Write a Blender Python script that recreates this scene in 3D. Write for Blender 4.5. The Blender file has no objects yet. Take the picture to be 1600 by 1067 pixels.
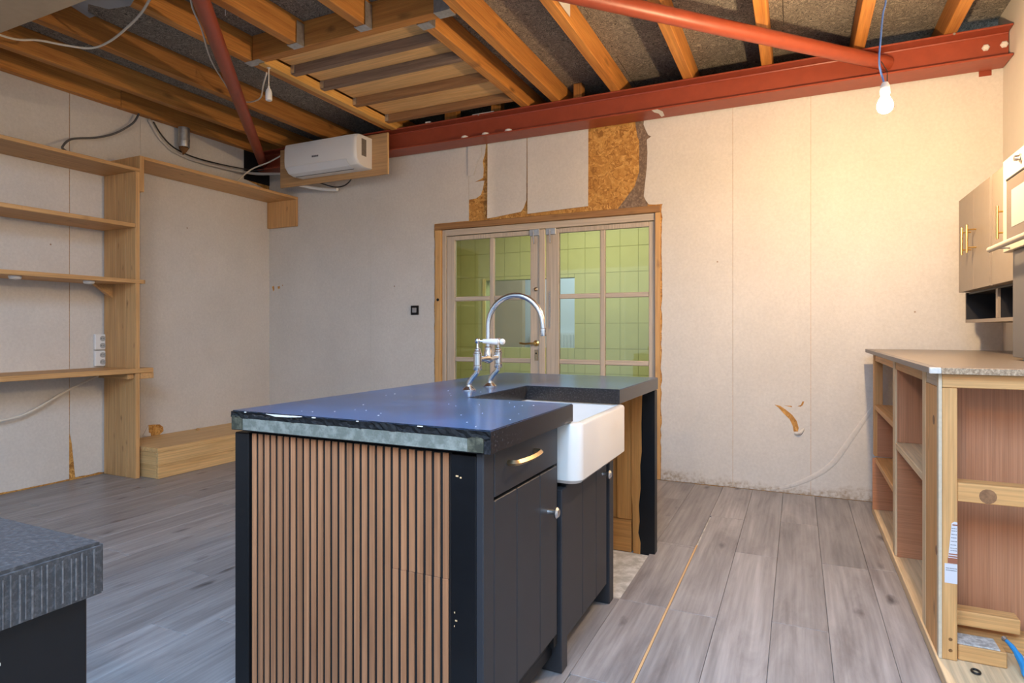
import bpy, bmesh, math, random
from mathutils import Vector, Matrix
random.seed(7)
sc = bpy.context.scene
COL = sc.collection

# ------------------------------------------------------------------ camera
F_PX, HORIZON, VPX = 949.0, 515.0, 1246.0
yaw = math.atan((VPX - 800.0) / F_PX)
cam_d = bpy.data.cameras.new('camera')
cam_d.sensor_width = 36.0
cam_d.lens = F_PX / 1600.0 * 36.0
cam_d.shift_y = -(533.5 - HORIZON) / 1600.0
cam_d.clip_start = 0.05
cam = bpy.data.objects.new('camera', cam_d)
COL.objects.link(cam)
cam.location = (0, 0, 1.15)
cam.rotation_euler = (math.pi / 2, 0, yaw)
sc.camera = cam

# ------------------------------------------------------------------ world, daylight, exposure
world = bpy.data.worlds.new('world')
sc.world = world
world.use_nodes = True
bg = world.node_tree.nodes['Background']
bg.inputs['Color'].default_value = (0.62, 0.78, 1.0, 1)
bg.inputs['Strength'].default_value = 0.6

def area(name, loc, rot, sx, sy, energy, color):
    d = bpy.data.lights.new(name, 'AREA')
    d.shape = 'RECTANGLE'; d.size = sx; d.size_y = sy
    d.energy = energy; d.color = color
    o = bpy.data.objects.new(name, d)
    COL.objects.link(o)
    o.location = loc; o.rotation_euler = rot
    return o

# daylight entering through the glazed doors in the rear wall (behind the camera)
area('daylight_rear_glazing', (-2.4, -2.44, 1.25), (math.pi / 2, 0, 0), 4.6, 2.3, 25, (0.62, 0.78, 1.0))
# daylight falling through the roof light over the bay behind the camera
area('daylight_roof_light', (-0.35, -0.75, 3.10), (0, 0, 0), 2.6, 2.2, 340, (0.40, 0.65, 1.0))
# daylight in the rooms behind the glazed double door
area('lamp_tiled_room', (-1.9, 5.5, 2.62), (0, 0, 0), 1.6, 0.8, 34, (1.0, 0.97, 0.86))
area('daylight_far_room', (-2.6, 7.3, 2.5), (0, 0, 0), 1.2, 0.8, 26, (0.72, 0.86, 1.0))

vs = sc.view_settings
vs.view_transform = 'Standard'
vs.look = 'None'
vs.exposure = -0.06
vs.gamma = 1.0
vs.use_curve_mapping = False

# ------------------------------------------------------------------ materials
MATS = {}
class NT:
    def __init__(s, name):
        s.m = bpy.data.materials.new(name); s.m.use_nodes = True
        s.t = s.m.node_tree; s.b = s.t.nodes['Principled BSDF']
    def n(s, kind, **kw):
        nd = s.t.nodes.new(kind)
        for k, v in kw.items():
            if k in nd.inputs: nd.inputs[k].default_value = v
            else: setattr(nd, k, v)
        return nd
    def l(s, a, ao, b, bi): s.t.links.new(a.outputs[ao], b.inputs[bi])
    def ramp(s, stops):
        r = s.t.nodes.new('ShaderNodeValToRGB'); e = r.color_ramp.elements
        while len(e) < len(stops): e.new(0.5)
        for i, (p, c) in enumerate(stops):
            e[i].position = p; e[i].color = (c[0], c[1], c[2], 1)
        return r

def coords(nt, scale=(1, 1, 1), rnd=True):
    tc = nt.n('ShaderNodeTexCoord')
    mp = nt.n('ShaderNodeMapping'); mp.inputs['Scale'].default_value = scale
    if rnd:
        oi = nt.n('ShaderNodeObjectInfo')
        mul = nt.n('ShaderNodeMath', operation='MULTIPLY'); mul.inputs[1].default_value = 37.0
        nt.l(oi, 'Random', mul, 0)
        add = nt.n('ShaderNodeVectorMath', operation='ADD')
        nt.l(tc, 'Object', add, 0); nt.l(mul, 0, add, 1)
        nt.l(add, 0, mp, 'Vector')
    else:
        nt.l(tc, 'Object', mp, 'Vector')
    return mp

def plain(name, col, rough=0.5, metal=0.0, spec=0.5, noise=0.0, nscale=30.0, bump=0.0, bscale=200.0, coat=0.0):
    if name in MATS: return MATS[name]
    nt = NT(name); b = nt.b
    b.inputs['Base Color'].default_value = (*col, 1)
    b.inputs['Roughness'].default_value = rough
    b.inputs['Metallic'].default_value = metal
    b.inputs['Specular IOR Level'].default_value = spec
    b.inputs['Coat Weight'].default_value = coat
    mp = coords(nt)
    if noise > 0:
        nz = nt.n('ShaderNodeTexNoise', Scale=nscale, Detail=5.0, Roughness=0.6); nt.l(mp, 0, nz, 'Vector')
        r = nt.ramp([(0.25, [c * (1 - noise) for c in col]), (0.75, [min(1, c * (1 + noise)) for c in col])])
        nt.l(nz, 'Fac', r, 'Fac'); nt.l(r, 'Color', b, 'Base Color')
    if bump > 0:
        nz = nt.n('ShaderNodeTexNoise', Scale=bscale, Detail=3.0); nt.l(mp, 0, nz, 'Vector')
        bp = nt.n('ShaderNodeBump', Strength=bump, Distance=0.002); nt.l(nz, 'Fac', bp, 'Height'); nt.l(bp, 0, b, 'Normal')
    MATS[name] = nt.m
    return nt.m

AX = {'X': 0, 'Y': 1, 'Z': 2}
def wood(name, light, dark, axis='Y', rough=0.55, stretch=14.0, scale=2.2, knot=0.5, knotcol=None, var=0.18, bump=0.25, kscale=3.0, flat=None):
    key = name + '_' + axis
    if key in MATS: return MATS[key]
    nt = NT(key); b = nt.b
    s = [scale * stretch] * 3; s[AX[axis]] = scale
    mp = coords(nt, s)
    n1 = nt.n('ShaderNodeTexNoise', Scale=1.0, Detail=7.0, Roughness=0.65, Distortion=0.6); nt.l(mp, 0, n1, 'Vector')
    r = nt.ramp([(0.28, dark), (0.48, [0.45 * a + 0.55 * c for a, c in zip(dark, light)]), (0.68, light)])
    nt.l(n1, 'Fac', r, 'Fac')
    out = r; sock = 'Color'
    # fine streaks
    s2 = [scale * stretch * 6] * 3; s2[AX[axis]] = scale * 1.3
    mp2 = coords(nt, s2)
    n2 = nt.n('ShaderNodeTexNoise', Scale=1.0, Detail=3.0, Roughness=0.5); nt.l(mp2, 0, n2, 'Vector')
    mr = nt.n('ShaderNodeMapRange'); mr.inputs[1].default_value = 0.3; mr.inputs[2].default_value = 0.7
    mr.inputs[3].default_value = 0.80; mr.inputs[4].default_value = 1.12
    nt.l(n2, 'Fac', mr, 0)
    mx = nt.n('ShaderNodeMix', data_type='RGBA', blend_type='MULTIPLY'); mx.inputs['Factor'].default_value = 1.0
    nt.l(out, sock, mx, 'A'); nt.l(mr, 0, mx, 'B')
    out, sock = mx, 'Result'
    if knot > 0:
        s3 = [kscale * 2.6] * 3; s3[AX[axis]] = kscale
        if flat: s3[AX[flat]] = 0.02
        mp3 = coords(nt, s3)
        nk = nt.n('ShaderNodeTexNoise', Scale=4.0, Detail=4.0, Roughness=0.65); nt.l(mp3, 0, nk, 'Vector')
        kd = nt.n('ShaderNodeVectorMath', operation='MULTIPLY_ADD'); kd.inputs[1].default_value = (0.22, 0.22, 0.22)
        nt.l(nk, 'Color', kd, 0); nt.l(mp3, 0, kd, 2)
        vo = nt.n('ShaderNodeTexVoronoi', Scale=1.0, Randomness=1.0); nt.l(kd, 0, vo, 'Vector')
        kr = nt.ramp([(0.03, (1, 1, 1)), (0.15, (0, 0, 0))])
        nt.l(vo, 'Distance', kr, 'Fac')
        sc_ = nt.n('ShaderNodeMath', operation='MULTIPLY'); sc_.inputs[1].default_value = knot
        nt.l(kr, 'Color', sc_, 0)
        mk = nt.n('ShaderNodeMix', data_type='RGBA')
        nt.l(sc_, 0, mk, 'Factor'); nt.l(out, sock, mk, 'A')
        kc = knotcol or [c * 0.35 for c in dark]
        mk.inputs['B'].default_value = (*kc, 1)
        out, sock = mk, 'Result'
    oi = nt.n('ShaderNodeObjectInfo')
    vr = nt.n('ShaderNodeMapRange'); vr.inputs[3].default_value = 1 - var; vr.inputs[4].default_value = 1 + var
    nt.l(oi, 'Random', vr, 0)
    hs = nt.n('ShaderNodeHueSaturation'); nt.l(vr, 0, hs, 'Value'); nt.l(out, sock, hs, 'Color')
    nt.l(hs, 0, b, 'Base Color')
    b.inputs['Roughness'].default_value = rough
    if bump > 0:
        bp = nt.n('ShaderNodeBump', Strength=bump, Distance=0.0015); nt.l(n2, 'Fac', bp, 'Height'); nt.l(bp, 0, b, 'Normal')
    MATS[key] = nt.m
    return nt.m

def joistwood(a): return wood('joist_wood', (0.62, 0.275, 0.06), (0.36, 0.125, 0.024), a, 0.6, 16, 1.6, 0.7, (0.07, 0.025, 0.008), 0.2, 0.2, 2.2, 'X' if a == 'Y' else None)
def oldjoist(a): return wood('weathered_wood', (0.27, 0.18, 0.12), (0.14, 0.085, 0.055), a, 0.75, 16, 1.6, 0.5, None, 0.2)
def pine(a): return wood('shelf_pine', (0.66, 0.385, 0.16), (0.50, 0.265, 0.095), a, 0.55, 14, 1.6, 0.75, (0.17, 0.075, 0.025), 0.09, 0.15, 4.0, 'Y' if a == 'Z' else 'Z')
def palepine(a): return wood('new_pine', (0.72, 0.395, 0.15), (0.56, 0.275, 0.088), a, 0.6, 12, 1.8, 0.8, (0.25, 0.12, 0.05), 0.1, 0.15, 3.4, 'X' if a == 'Z' else 'Y')
def boxpine(a): return wood('box_pine', (0.80, 0.53, 0.235), (0.64, 0.37, 0.14), a, 0.5, 9, 1.6, 0.5, (0.28, 0.14, 0.05), 0.07, 0.12, 3.0)
def ply(a): return wood('hatch_plywood', (0.90, 0.58, 0.26), (0.76, 0.44, 0.16), a, 0.65, 8, 2.0, 0.0, None, 0.05)
def paleply(a): return wood('pale_plywood', (0.80, 0.62, 0.39), (0.66, 0.46, 0.25), a, 0.65, 8, 2.0, 0.2, None, 0.08)
def brownpanel(a): return wood('brown_panel', (0.55, 0.25, 0.125), (0.43, 0.18, 0.08), a, 0.5, 45, 2.0, 0.0, None, 0.06)
def slatwood(a): return wood('slat_wood', (0.43, 0.20, 0.095), (0.27, 0.115, 0.05), a, 0.5, 22, 1.6, 0.0, None, 0.16)
def rawwood(a): return wood('raw_orange_wood', (0.62, 0.27, 0.065), (0.42, 0.16, 0.03), a, 0.6, 14, 1.8, 0.4, None, 0.08)
def greypine(a): return wood('painted_door_wood', (0.60, 0.50, 0.38), (0.50, 0.405, 0.30), a, 0.5, 20, 1.5, 0.0, None, 0.05)
def plankwood(): return wood('laminate_oak', (0.37, 0.35, 0.35), (0.19, 0.173, 0.173), 'Y', 0.36, 7.5, 1.5, 0.85, (0.045, 0.04, 0.045), 0.13, 0.08, 2.3, 'Z')
def boardtan(a): return wood('tan_board', (0.56, 0.34, 0.16), (0.45, 0.255, 0.11), a, 0.5, 10, 1.4, 0.15, None, 0.03)
def casing(a): return wood('casing_pine', (0.68, 0.41, 0.16), (0.50, 0.26, 0.085), a, 0.55, 14, 1.6, 0.6, (0.16, 0.07, 0.02), 0.1)

def wallpaper(name, col, stains=False):
    nt = NT(name); b = nt.b
    mp = coords(nt, (1, 1, 1), False)
    n1 = nt.n('ShaderNodeTexNoise', Scale=1.6, Detail=6.0, Roughness=0.65); nt.l(mp, 0, n1, 'Vector')
    r = nt.ramp([(0.3, [c * 0.93 for c in col]), (0.7, [min(1, c * 1.04) for c in col])]); nt.l(n1, 'Fac', r, 'Fac')
    n2 = nt.n('ShaderNodeTexNoise', Scale=55.0, Detail=4.0, Roughness=0.7); nt.l(mp, 0, n2, 'Vector')
    mr = nt.n('ShaderNodeMapRange'); mr.inputs[1].default_value = 0.3; mr.inputs[2].default_value = 0.7
    mr.inputs[3].default_value = 0.93; mr.inputs[4].default_value = 1.05
    nt.l(n2, 'Fac', mr, 0)
    mx = nt.n('ShaderNodeMix', data_type='RGBA', blend_type='MULTIPLY'); mx.inputs['Factor'].default_value = 1.0
    nt.l(r, 'Color', mx, 'A'); nt.l(mr, 0, mx, 'B')
    # scattered brown specks
    vo = nt.n('ShaderNodeTexVoronoi', Scale=3.1); nt.l(mp, 0, vo, 'Vector')
    sp = nt.ramp([(0.014, (1, 1, 1)), (0.026, (0, 0, 0))]); nt.l(vo, 'Distance', sp, 'Fac')
    mk = nt.n('ShaderNodeMix', data_type='RGBA'); mk.inputs['B'].default_value = (0.30, 0.20, 0.12, 1)
    nt.l(sp, 'Color', mk, 'Factor'); nt.l(mx, 'Result', mk, 'A')
    out = mk
    if stains:   # damp stains creeping up from the bottom edge of the paper (object z is height above the floor)
        tc = nt.n('ShaderNodeTexCoord'); sx = nt.n('ShaderNodeSeparateXYZ'); nt.l(tc, 'Object', sx, 0)
        n3 = nt.n('ShaderNodeTexNoise', Scale=2.8, Detail=8.0, Roughness=0.75); nt.l(mp, 0, n3, 'Vector')
        m1 = nt.n('ShaderNodeMath', operation='MULTIPLY_ADD'); m1.inputs[1].default_value = -2.6; m1.inputs[2].default_value = 0.19
        nt.l(sx, 'Z', m1, 0)
        m2 = nt.n('ShaderNodeMath', operation='ADD'); nt.l(m1, 0, m2, 0); nt.l(n3, 'Fac', m2, 1)
        sr = nt.ramp([(0.50, (0, 0, 0)), (0.66, (0.75, 0.75, 0.75))]); nt.l(m2, 0, sr, 'Fac')
        n4 = nt.n('ShaderNodeTexNoise', Scale=42.0, Detail=4.0); nt.l(mp, 0, n4, 'Vector')
        r4 = nt.ramp([(0.38, (0.15, 0.15, 0.15)), (0.62, (1, 1, 1))]); nt.l(n4, 'Fac', r4, 'Fac')
        mm = nt.n('ShaderNodeMath', operation='MULTIPLY'); nt.l(sr, 'Color', mm, 0); nt.l(r4, 'Color', mm, 1)
        mk2 = nt.n('ShaderNodeMix', data_type='RGBA'); mk2.inputs['B'].default_value = (0.33, 0.24, 0.15, 1)
        nt.l(mm, 0, mk2, 'Factor'); nt.l(out, 'Result', mk2, 'A'); out = mk2
    nt.l(out, 'Result', b, 'Base Color')
    b.inputs['Roughness'].default_value = 0.85; b.inputs['Specular IOR Level'].default_value = 0.2
    n5 = nt.n('ShaderNodeTexNoise', Scale=170.0, Detail=3.0); nt.l(mp, 0, n5, 'Vector')
    bp = nt.n('ShaderNodeBump', Strength=0.35, Distance=0.002); nt.l(n5, 'Fac', bp, 'Height'); nt.l(bp, 0, b, 'Normal')
    MATS[name] = nt.m
    return nt.m

def osb():
    if 'osb' in MATS: return MATS['osb']
    nt = NT('osb'); b = nt.b
    mp = coords(nt, (14, 14, 14), False)
    nd = nt.n('ShaderNodeTexNoise', Scale=0.7, Detail=2.0); nt.l(mp, 0, nd, 'Vector')
    ad = nt.n('ShaderNodeVectorMath', operation='MULTIPLY_ADD'); ad.inputs[1].default_value = (5, 5, 5)
    nt.l(nd, 'Color', ad, 0); nt.l(mp, 0, ad, 2)
    vo = nt.n('ShaderNodeTexVoronoi', Scale=2.4, Randomness=1.0); nt.l(ad, 0, vo, 'Vector')
    hs = nt.n('ShaderNodeSeparateColor'); nt.l(vo, 'Color', hs, 0)
    r = nt.ramp([(0.0, (0.34, 0.145, 0.025)), (0.35, (0.52, 0.245, 0.05)), (0.7, (0.60, 0.30, 0.065)), (1.0, (0.74, 0.42, 0.12))])
    nt.l(hs, 0, r, 'Fac')
    n2 = nt.n('ShaderNodeTexNoise', Scale=5.0, Detail=6.0, Roughness=0.7, Distortion=2.0); nt.l(mp, 0, n2, 'Vector')
    mr = nt.n('ShaderNodeMapRange'); mr.inputs[1].default_value = 0.3; mr.inputs[2].default_value = 0.7; mr.inputs[3].default_value = 0.65; mr.inputs[4].default_value = 1.2
    nt.l(n2, 'Fac', mr, 0)
    mx = nt.n('ShaderNodeMix', data_type='RGBA', blend_type='MULTIPLY'); mx.inputs['Factor'].default_value = 1.0
    nt.l(r, 'Color', mx, 'A'); nt.l(mr, 0, mx, 'B'); nt.l(mx, 'Result', b, 'Base Color')
    b.inputs['Roughness'].default_value = 0.65
    bp = nt.n('ShaderNodeBump', Strength=0.5, Distance=0.003); nt.l(n2, 'Fac', bp, 'Height'); nt.l(bp, 0, b, 'Normal')
    MATS['osb'] = nt.m
    return nt.m

def woodwool():
    nt = NT('wood_wool_board'); b = nt.b
    mp = coords(nt, (1, 1, 1))
    n0 = nt.n('ShaderNodeTexNoise', Scale=9.0, Detail=2.0); nt.l(mp, 0, n0, 'Vector')
    ad = nt.n('ShaderNodeVectorMath', operation='MULTIPLY_ADD'); ad.inputs[1].default_value = (0.35, 0.35, 0.35)
    nt.l(n0, 'Color', ad, 0); nt.l(mp, 0, ad, 2)
    m2 = nt.n('ShaderNodeMapping'); m2.inputs['Scale'].default_value = (26, 75, 60); m2.inputs['Rotation'].default_value = (0, 0, 0.35); nt.l(ad, 0, m2, 'Vector')
    n1 = nt.n('ShaderNodeTexNoise', Scale=1.0, Detail=6.0, Roughness=0.75, Distortion=1.6); nt.l(m2, 0, n1, 'Vector')
    r = nt.ramp([(0.34, (0.032, 0.032, 0.036)), (0.47, (0.22, 0.20, 0.17)), (0.62, (0.62, 0.55, 0.43))]); nt.l(n1, 'Fac', r, 'Fac')
    nt.l(r, 'Color', b, 'Base Color')
    b.inputs['Roughness'].default_value = 0.95; b.inputs['Specular IOR Level'].default_value = 0.1
    bp = nt.n('ShaderNodeBump', Strength=0.9, Distance=0.008); nt.l(n1, 'Fac', bp, 'Height'); nt.l(bp, 0, b, 'Normal')
    return nt.m

def speck(name, base, spec, rough, dens=0.45, scale=180.0, bump=0.0, coat=0.0, streak=None):
    nt = NT(name); b = nt.b
    mp = coords(nt, (1, 1, 1))
    n1 = nt.n('ShaderNodeTexNoise', Scale=scale, Detail=3.0, Roughness=0.7); nt.l(mp, 0, n1, 'Vector')
    r = nt.ramp([(dens, base), (dens + 0.22, spec)]); nt.l(n1, 'Fac', r, 'Fac')
    out, so = r, 'Color'
    if streak:
        m2 = nt.n('ShaderNodeMapping'); m2.inputs['Scale'].default_value = streak; nt.l(mp, 0, m2, 'Vector')
        n2 = nt.n('ShaderNodeTexNoise', Scale=1.0, Detail=3.0, Distortion=0.4); nt.l(m2, 0, n2, 'Vector')
        r2 = nt.ramp([(0.58, (0, 0, 0)), (0.68, (0.55, 0.55, 0.55))]); nt.l(n2, 'Fac', r2, 'Fac')
        mk = nt.n('ShaderNodeMix', data_type='RGBA'); nt.l(r2, 'Color', mk, 'Factor'); nt.l(r, 'Color', mk, 'A')
        mk.inputs['B'].default_value = (0.24, 0.23, 0.23, 1); out, so = mk, 'Result'
    nt.l(out, so, b, 'Base Color')
    b.inputs['Roughness'].default_value = rough; b.inputs['Coat Weight'].default_value = coat
    if bump > 0:
        bp = nt.n('ShaderNodeBump', Strength=bump, Distance=0.002); nt.l(n1, 'Fac', bp, 'Height'); nt.l(bp, 0, b, 'Normal')
    return nt.m

def sky_tinted_stone():
    # polished black stone with blue daylight painted into its upward faces, in patches
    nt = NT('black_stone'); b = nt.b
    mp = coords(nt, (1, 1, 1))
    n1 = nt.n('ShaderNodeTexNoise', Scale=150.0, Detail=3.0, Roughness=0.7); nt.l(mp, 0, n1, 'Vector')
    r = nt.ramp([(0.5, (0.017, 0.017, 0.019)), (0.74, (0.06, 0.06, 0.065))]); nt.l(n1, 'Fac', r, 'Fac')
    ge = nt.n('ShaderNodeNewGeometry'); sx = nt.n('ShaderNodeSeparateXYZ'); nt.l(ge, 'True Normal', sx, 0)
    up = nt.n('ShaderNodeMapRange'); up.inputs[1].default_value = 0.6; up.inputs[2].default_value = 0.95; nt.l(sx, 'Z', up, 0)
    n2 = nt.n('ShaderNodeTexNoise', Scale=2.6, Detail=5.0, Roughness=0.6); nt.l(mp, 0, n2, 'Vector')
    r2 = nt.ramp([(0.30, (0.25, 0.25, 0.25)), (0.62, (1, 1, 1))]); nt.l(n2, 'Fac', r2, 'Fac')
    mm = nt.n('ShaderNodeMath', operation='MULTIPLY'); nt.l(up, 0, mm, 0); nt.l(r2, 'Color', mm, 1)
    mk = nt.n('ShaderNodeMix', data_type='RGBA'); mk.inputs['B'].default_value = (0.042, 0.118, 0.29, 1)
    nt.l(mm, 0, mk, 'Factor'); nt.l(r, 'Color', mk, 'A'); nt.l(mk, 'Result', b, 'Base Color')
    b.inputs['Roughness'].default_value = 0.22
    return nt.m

def emit(name, col, strength):
    nt = NT(name); nt.b.inputs['Emission Color'].default_value = (*col, 1); nt.b.inputs['Emission Strength'].default_value = strength
    nt.b.inputs['Base Color'].default_value = (0.9, 0.9, 0.9, 1)
    return nt.m

def glass_mat():
    nt = NT('window_glass'); t = nt.t
    out = t.nodes['Material Output']
    tr = nt.n('ShaderNodeBsdfTransparent'); tr.inputs['Color'].default_value = (0.93, 0.97, 0.93, 1)
    gl = nt.n('ShaderNodeBsdfGlossy'); gl.inputs['Roughness'].default_value = 0.02
    fr = nt.n('ShaderNodeFresnel'); fr.inputs['IOR'].default_value = 1.5
    mx = nt.n('ShaderNodeMixShader'); nt.l(fr, 0, mx, 0); nt.l(tr, 0, mx, 1); nt.l(gl, 0, mx, 2)
    t.links.new(mx.outputs[0], out.inputs['Surface'])
    return nt.m

M_PAPER = wallpaper('wallpaper_cream', (0.66, 0.625, 0.57))
M_PAPER2 = wallpaper('wallpaper_stained', (0.66, 0.625, 0.57), True)
M_PLASTER = plain('plaster_cream', (0.72, 0.68, 0.60), 0.85, 0, 0.2, 0.03, 6, 0.2, 120)
M_WOOL = woodwool()
M_RED = plain('red_primer_steel', (0.30, 0.058, 0.027), 0.42, 0, 0.5, 0.12, 14, 0.1, 90)
M_BLACK = plain('black_paint', (0.006, 0.006, 0.007), 0.42, 0, 0.3, 0.2, 12)
M_SLATE = plain('slate_paint', (0.030, 0.030, 0.034), 0.45, 0, 0.35, 0.08, 10)
M_VOID = plain('dark_void', (0.006, 0.005, 0.005), 0.9)
M_CHROME = plain('brushed_nickel', (0.66, 0.66, 0.66), 0.24, 1.0)
M_STEEL = plain('galvanised_steel', (0.52, 0.54, 0.55), 0.42, 0.85, 0.5, 0.2, 40)
M_BRASS = plain('brass', (0.72, 0.48, 0.16), 0.3, 1.0)
M_OLDBRASS = plain('aged_brass', (0.46, 0.34, 0.2), 0.38, 1.0, 0.5, 0.25, 60)
M_WHITE = plain('white_plastic', (0.78, 0.78, 0.76), 0.35)
M_CERAMIC = plain('white_ceramic', (0.74, 0.70, 0.65), 0.12, 0, 0.5, coat=0.3)
M_CREAM = plain('cream_enamel', (0.56, 0.48, 0.36), 0.35)
M_CABLEW = plain('cable_white', (0.72, 0.66, 0.55), 0.5)
M_CABLEG = plain('cable_grey', (0.10, 0.10, 0.10), 0.5)
M_CABLEK = plain('cable_black', (0.012, 0.012, 0.012), 0.45)
M_CONDUIT = plain('conduit_grey', (0.50, 0.47, 0.43), 0.5)
M_BLUEC = plain('cable_blue', (0.10, 0.22, 0.55), 0.4)
M_TAUPE = plain('taupe_laminate', (0.265, 0.215, 0.165), 0.42, 0, 0.5, 0.04, 20)
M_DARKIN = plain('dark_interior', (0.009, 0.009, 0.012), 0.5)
M_GREYUNIT = plain('grey_laminate', (0.105, 0.10, 0.10), 0.4)
M_TOPLAM = plain('worktop_laminate', (0.20, 0.165, 0.135), 0.33, 0, 0.5, 0.06, 30)
M_EDGE = plain('laminate_edge', (0.16, 0.145, 0.145), 0.45)
M_CHIP = speck('particle_board', (0.30, 0.20, 0.12), (0.62, 0.46, 0.30), 0.8, 0.42, 120, 0.5)
M_FILL = plain('white_filler', (0.72, 0.68, 0.62), 0.8, 0, 0.3, 0.15, 60)
M_STONE = sky_tinted_stone()
M_STONE2 = speck('grooved_stone', (0.036, 0.035, 0.037), (0.075, 0.073, 0.075), 0.42, 0.47, 160, 0.3)
M_STONESIDE = speck('grooved_stone_side', (0.045, 0.044, 0.045), (0.13, 0.13, 0.13), 0.6, 0.47, 130, 0.3, 0, (1, 45, 1.5))
M_CORE = speck('grey_core_board', (0.14, 0.15, 0.125), (0.24, 0.25, 0.215), 0.85, 0.42, 40)
M_OLIVE = speck('stained_core', (0.035, 0.035, 0.022), (0.12, 0.115, 0.075), 0.7, 0.45, 35)
M_CONC = speck('concrete', (0.40, 0.385, 0.35), (0.62, 0.61, 0.58), 0.85, 0.40, 14, 0.3)
M_TILE = plain('lime_tile', (0.56, 0.58, 0.26), 0.3, 0, 0.5, 0.05, 6)
M_GROUT = plain('tile_grout', (0.40, 0.41, 0.16), 0.9)
M_TAN = plain('tan_wall', (0.52, 0.37, 0.23), 0.8)
M_PALEBLUE = plain('white_wall_far', (0.75, 0.78, 0.80), 0.8)
M_PAPERLAB = plain('paper_label', (0.70, 0.68, 0.70), 0.6)
M_INK = plain('printed_ink', (0.12, 0.11, 0.12), 0.6)
M_INKR = plain('printed_brown', (0.36, 0.12, 0.06), 0.6)
M_BLUE = plain('blue_rubber', (0.03, 0.28, 0.62), 0.4)
M_GLASS = glass_mat()
M_OVENGL = plain('oven_glass', (0.13, 0.10, 0.08), 0.2, 0, 0.6)
M_OVENLT = plain('oven_pane_light', (0.36, 0.36, 0.34), 0.2)
M_BACKPLY = plain('black_felt', (0.010, 0.010, 0.010), 0.9)
M_COREW = plain('plank_core', (0.62, 0.40, 0.20), 0.8)
M_PLASTIC = plain('clear_sheet', (0.45, 0.48, 0.52), 0.25)
M_SOFFIT = plain('soffit_board', (0.44, 0.32, 0.20), 0.7, 0, 0.3, 0.06, 18, 0.1, 100)
M_RUST = plain('rusty_hair_debris', (0.20, 0.10, 0.04), 0.9, 0, 0.2, 0.4, 90)
M_SKIMWHITE = plain('white_skim', (0.70, 0.68, 0.64), 0.8)

# ------------------------------------------------------------------ mesh helpers
def B(bm, x0, x1, y0, y1, z0, z1, bev=0.0):
    m = Matrix.Translation(((x0 + x1) / 2, (y0 + y1) / 2, (z0 + z1) / 2)) @ Matrix.Diagonal((abs(x1 - x0), abs(y1 - y0), abs(z1 - z0), 1))
    r = bmesh.ops.create_cube(bm, size=1.0, matrix=m)
    if bev > 0:
        vs_ = set(r['verts']); es = [e for e in bm.edges if e.verts[0] in vs_ and e.verts[1] in vs_]
        bmesh.ops.bevel(bm, geom=es, offset=bev, segments=1, affect='EDGES')
    return bm

def prism(bm, poly, plane, a0, a1):
    """poly of 2-d points; plane 'XZ' (extrude Y), 'YZ' (extrude X), 'XY' (extrude Z)"""
    def P(p, a):
        return {'XZ': (p[0], a, p[1]), 'YZ': (a, p[0], p[1]), 'XY': (p[0], p[1], a)}[plane]
    va = [bm.verts.new(P(p, a0)) for p in poly]; vb = [bm.verts.new(P(p, a1)) for p in poly]
    n = len(poly)
    fs = [bm.faces.new(va), bm.faces.new(vb[::-1])]
    for i in range(n):
        fs.append(bm.faces.new((va[i], vb[i], vb[(i + 1) % n], va[(i + 1) % n])))
    bmesh.ops.recalc_face_normals(bm, faces=fs)
    return bm

def tube(bm, pts, r, seg=10):
    pts = [Vector(p) for p in pts]; n = len(pts)
    rs = r if isinstance(r, (list, tuple)) else [r] * n
    rings = []; up = None
    for i, p in enumerate(pts):
        d = (pts[min(i + 1, n - 1)] - pts[max(i - 1, 0)]).normalized()
        if up is None:
            up = Vector((0, 0, 1)) if abs(d.z) < 0.9 else Vector((1, 0, 0))
        s = d.cross(up).normalized(); up = s.cross(d).normalized()
        rings.append([bm.verts.new(p + (s * math.cos(2 * math.pi * k / seg) + up * math.sin(2 * math.pi * k / seg)) * rs[i]) for k in range(seg)])
    for a, b_ in zip(rings, rings[1:]):
        for k in range(seg):
            bm.faces.new((a[k], a[(k + 1) % seg], b_[(k + 1) % seg], b_[k]))
    bm.faces.new(rings[0][::-1]); bm.faces.new(rings[-1])
    return bm

def lathe(bm, o, prof, seg=18, axis=(0, 0, 1)):
    ax = Vector(axis).normalized(); o = Vector(o)
    q = Vector((0, 0, 1)).rotation_difference(ax)
    rings = []
    for r, h in prof:
        rings.append([bm.verts.new(o + q @ Vector((max(r, 1e-4) * math.cos(2 * math.pi * k / seg), max(r, 1e-4) * math.sin(2 * math.pi * k / seg), h))) for k in range(seg)])
    fs = []
    for a, b_ in zip(rings, rings[1:]):
        for k in range(seg):
            fs.append(bm.faces.new((a[k], a[(k + 1) % seg], b_[(k + 1) % seg], b_[k])))
    fs.append(bm.faces.new(rings[0][::-1])); fs.append(bm.faces.new(rings[-1]))
    bmesh.ops.recalc_face_normals(bm, faces=fs)
    return bm

def spline(pts, n=8):
    P = [Vector(p) for p in pts]; out = []
    for i in range(len(P) - 1):
        p0, p1, p2, p3 = P[max(i - 1, 0)], P[i], P[i + 1], P[min(i + 2, len(P) - 1)]
        for k in range(n):
            t = k / n
            out.append(0.5 * ((2 * p1) + (p2 - p0) * t + (2 * p0 - 5 * p1 + 4 * p2 - p3) * t * t + (3 * p1 - p0 - 3 * p2 + p3) * t ** 3))
    out.append(P[-1])
    return out

def new(): return bmesh.new()

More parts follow.
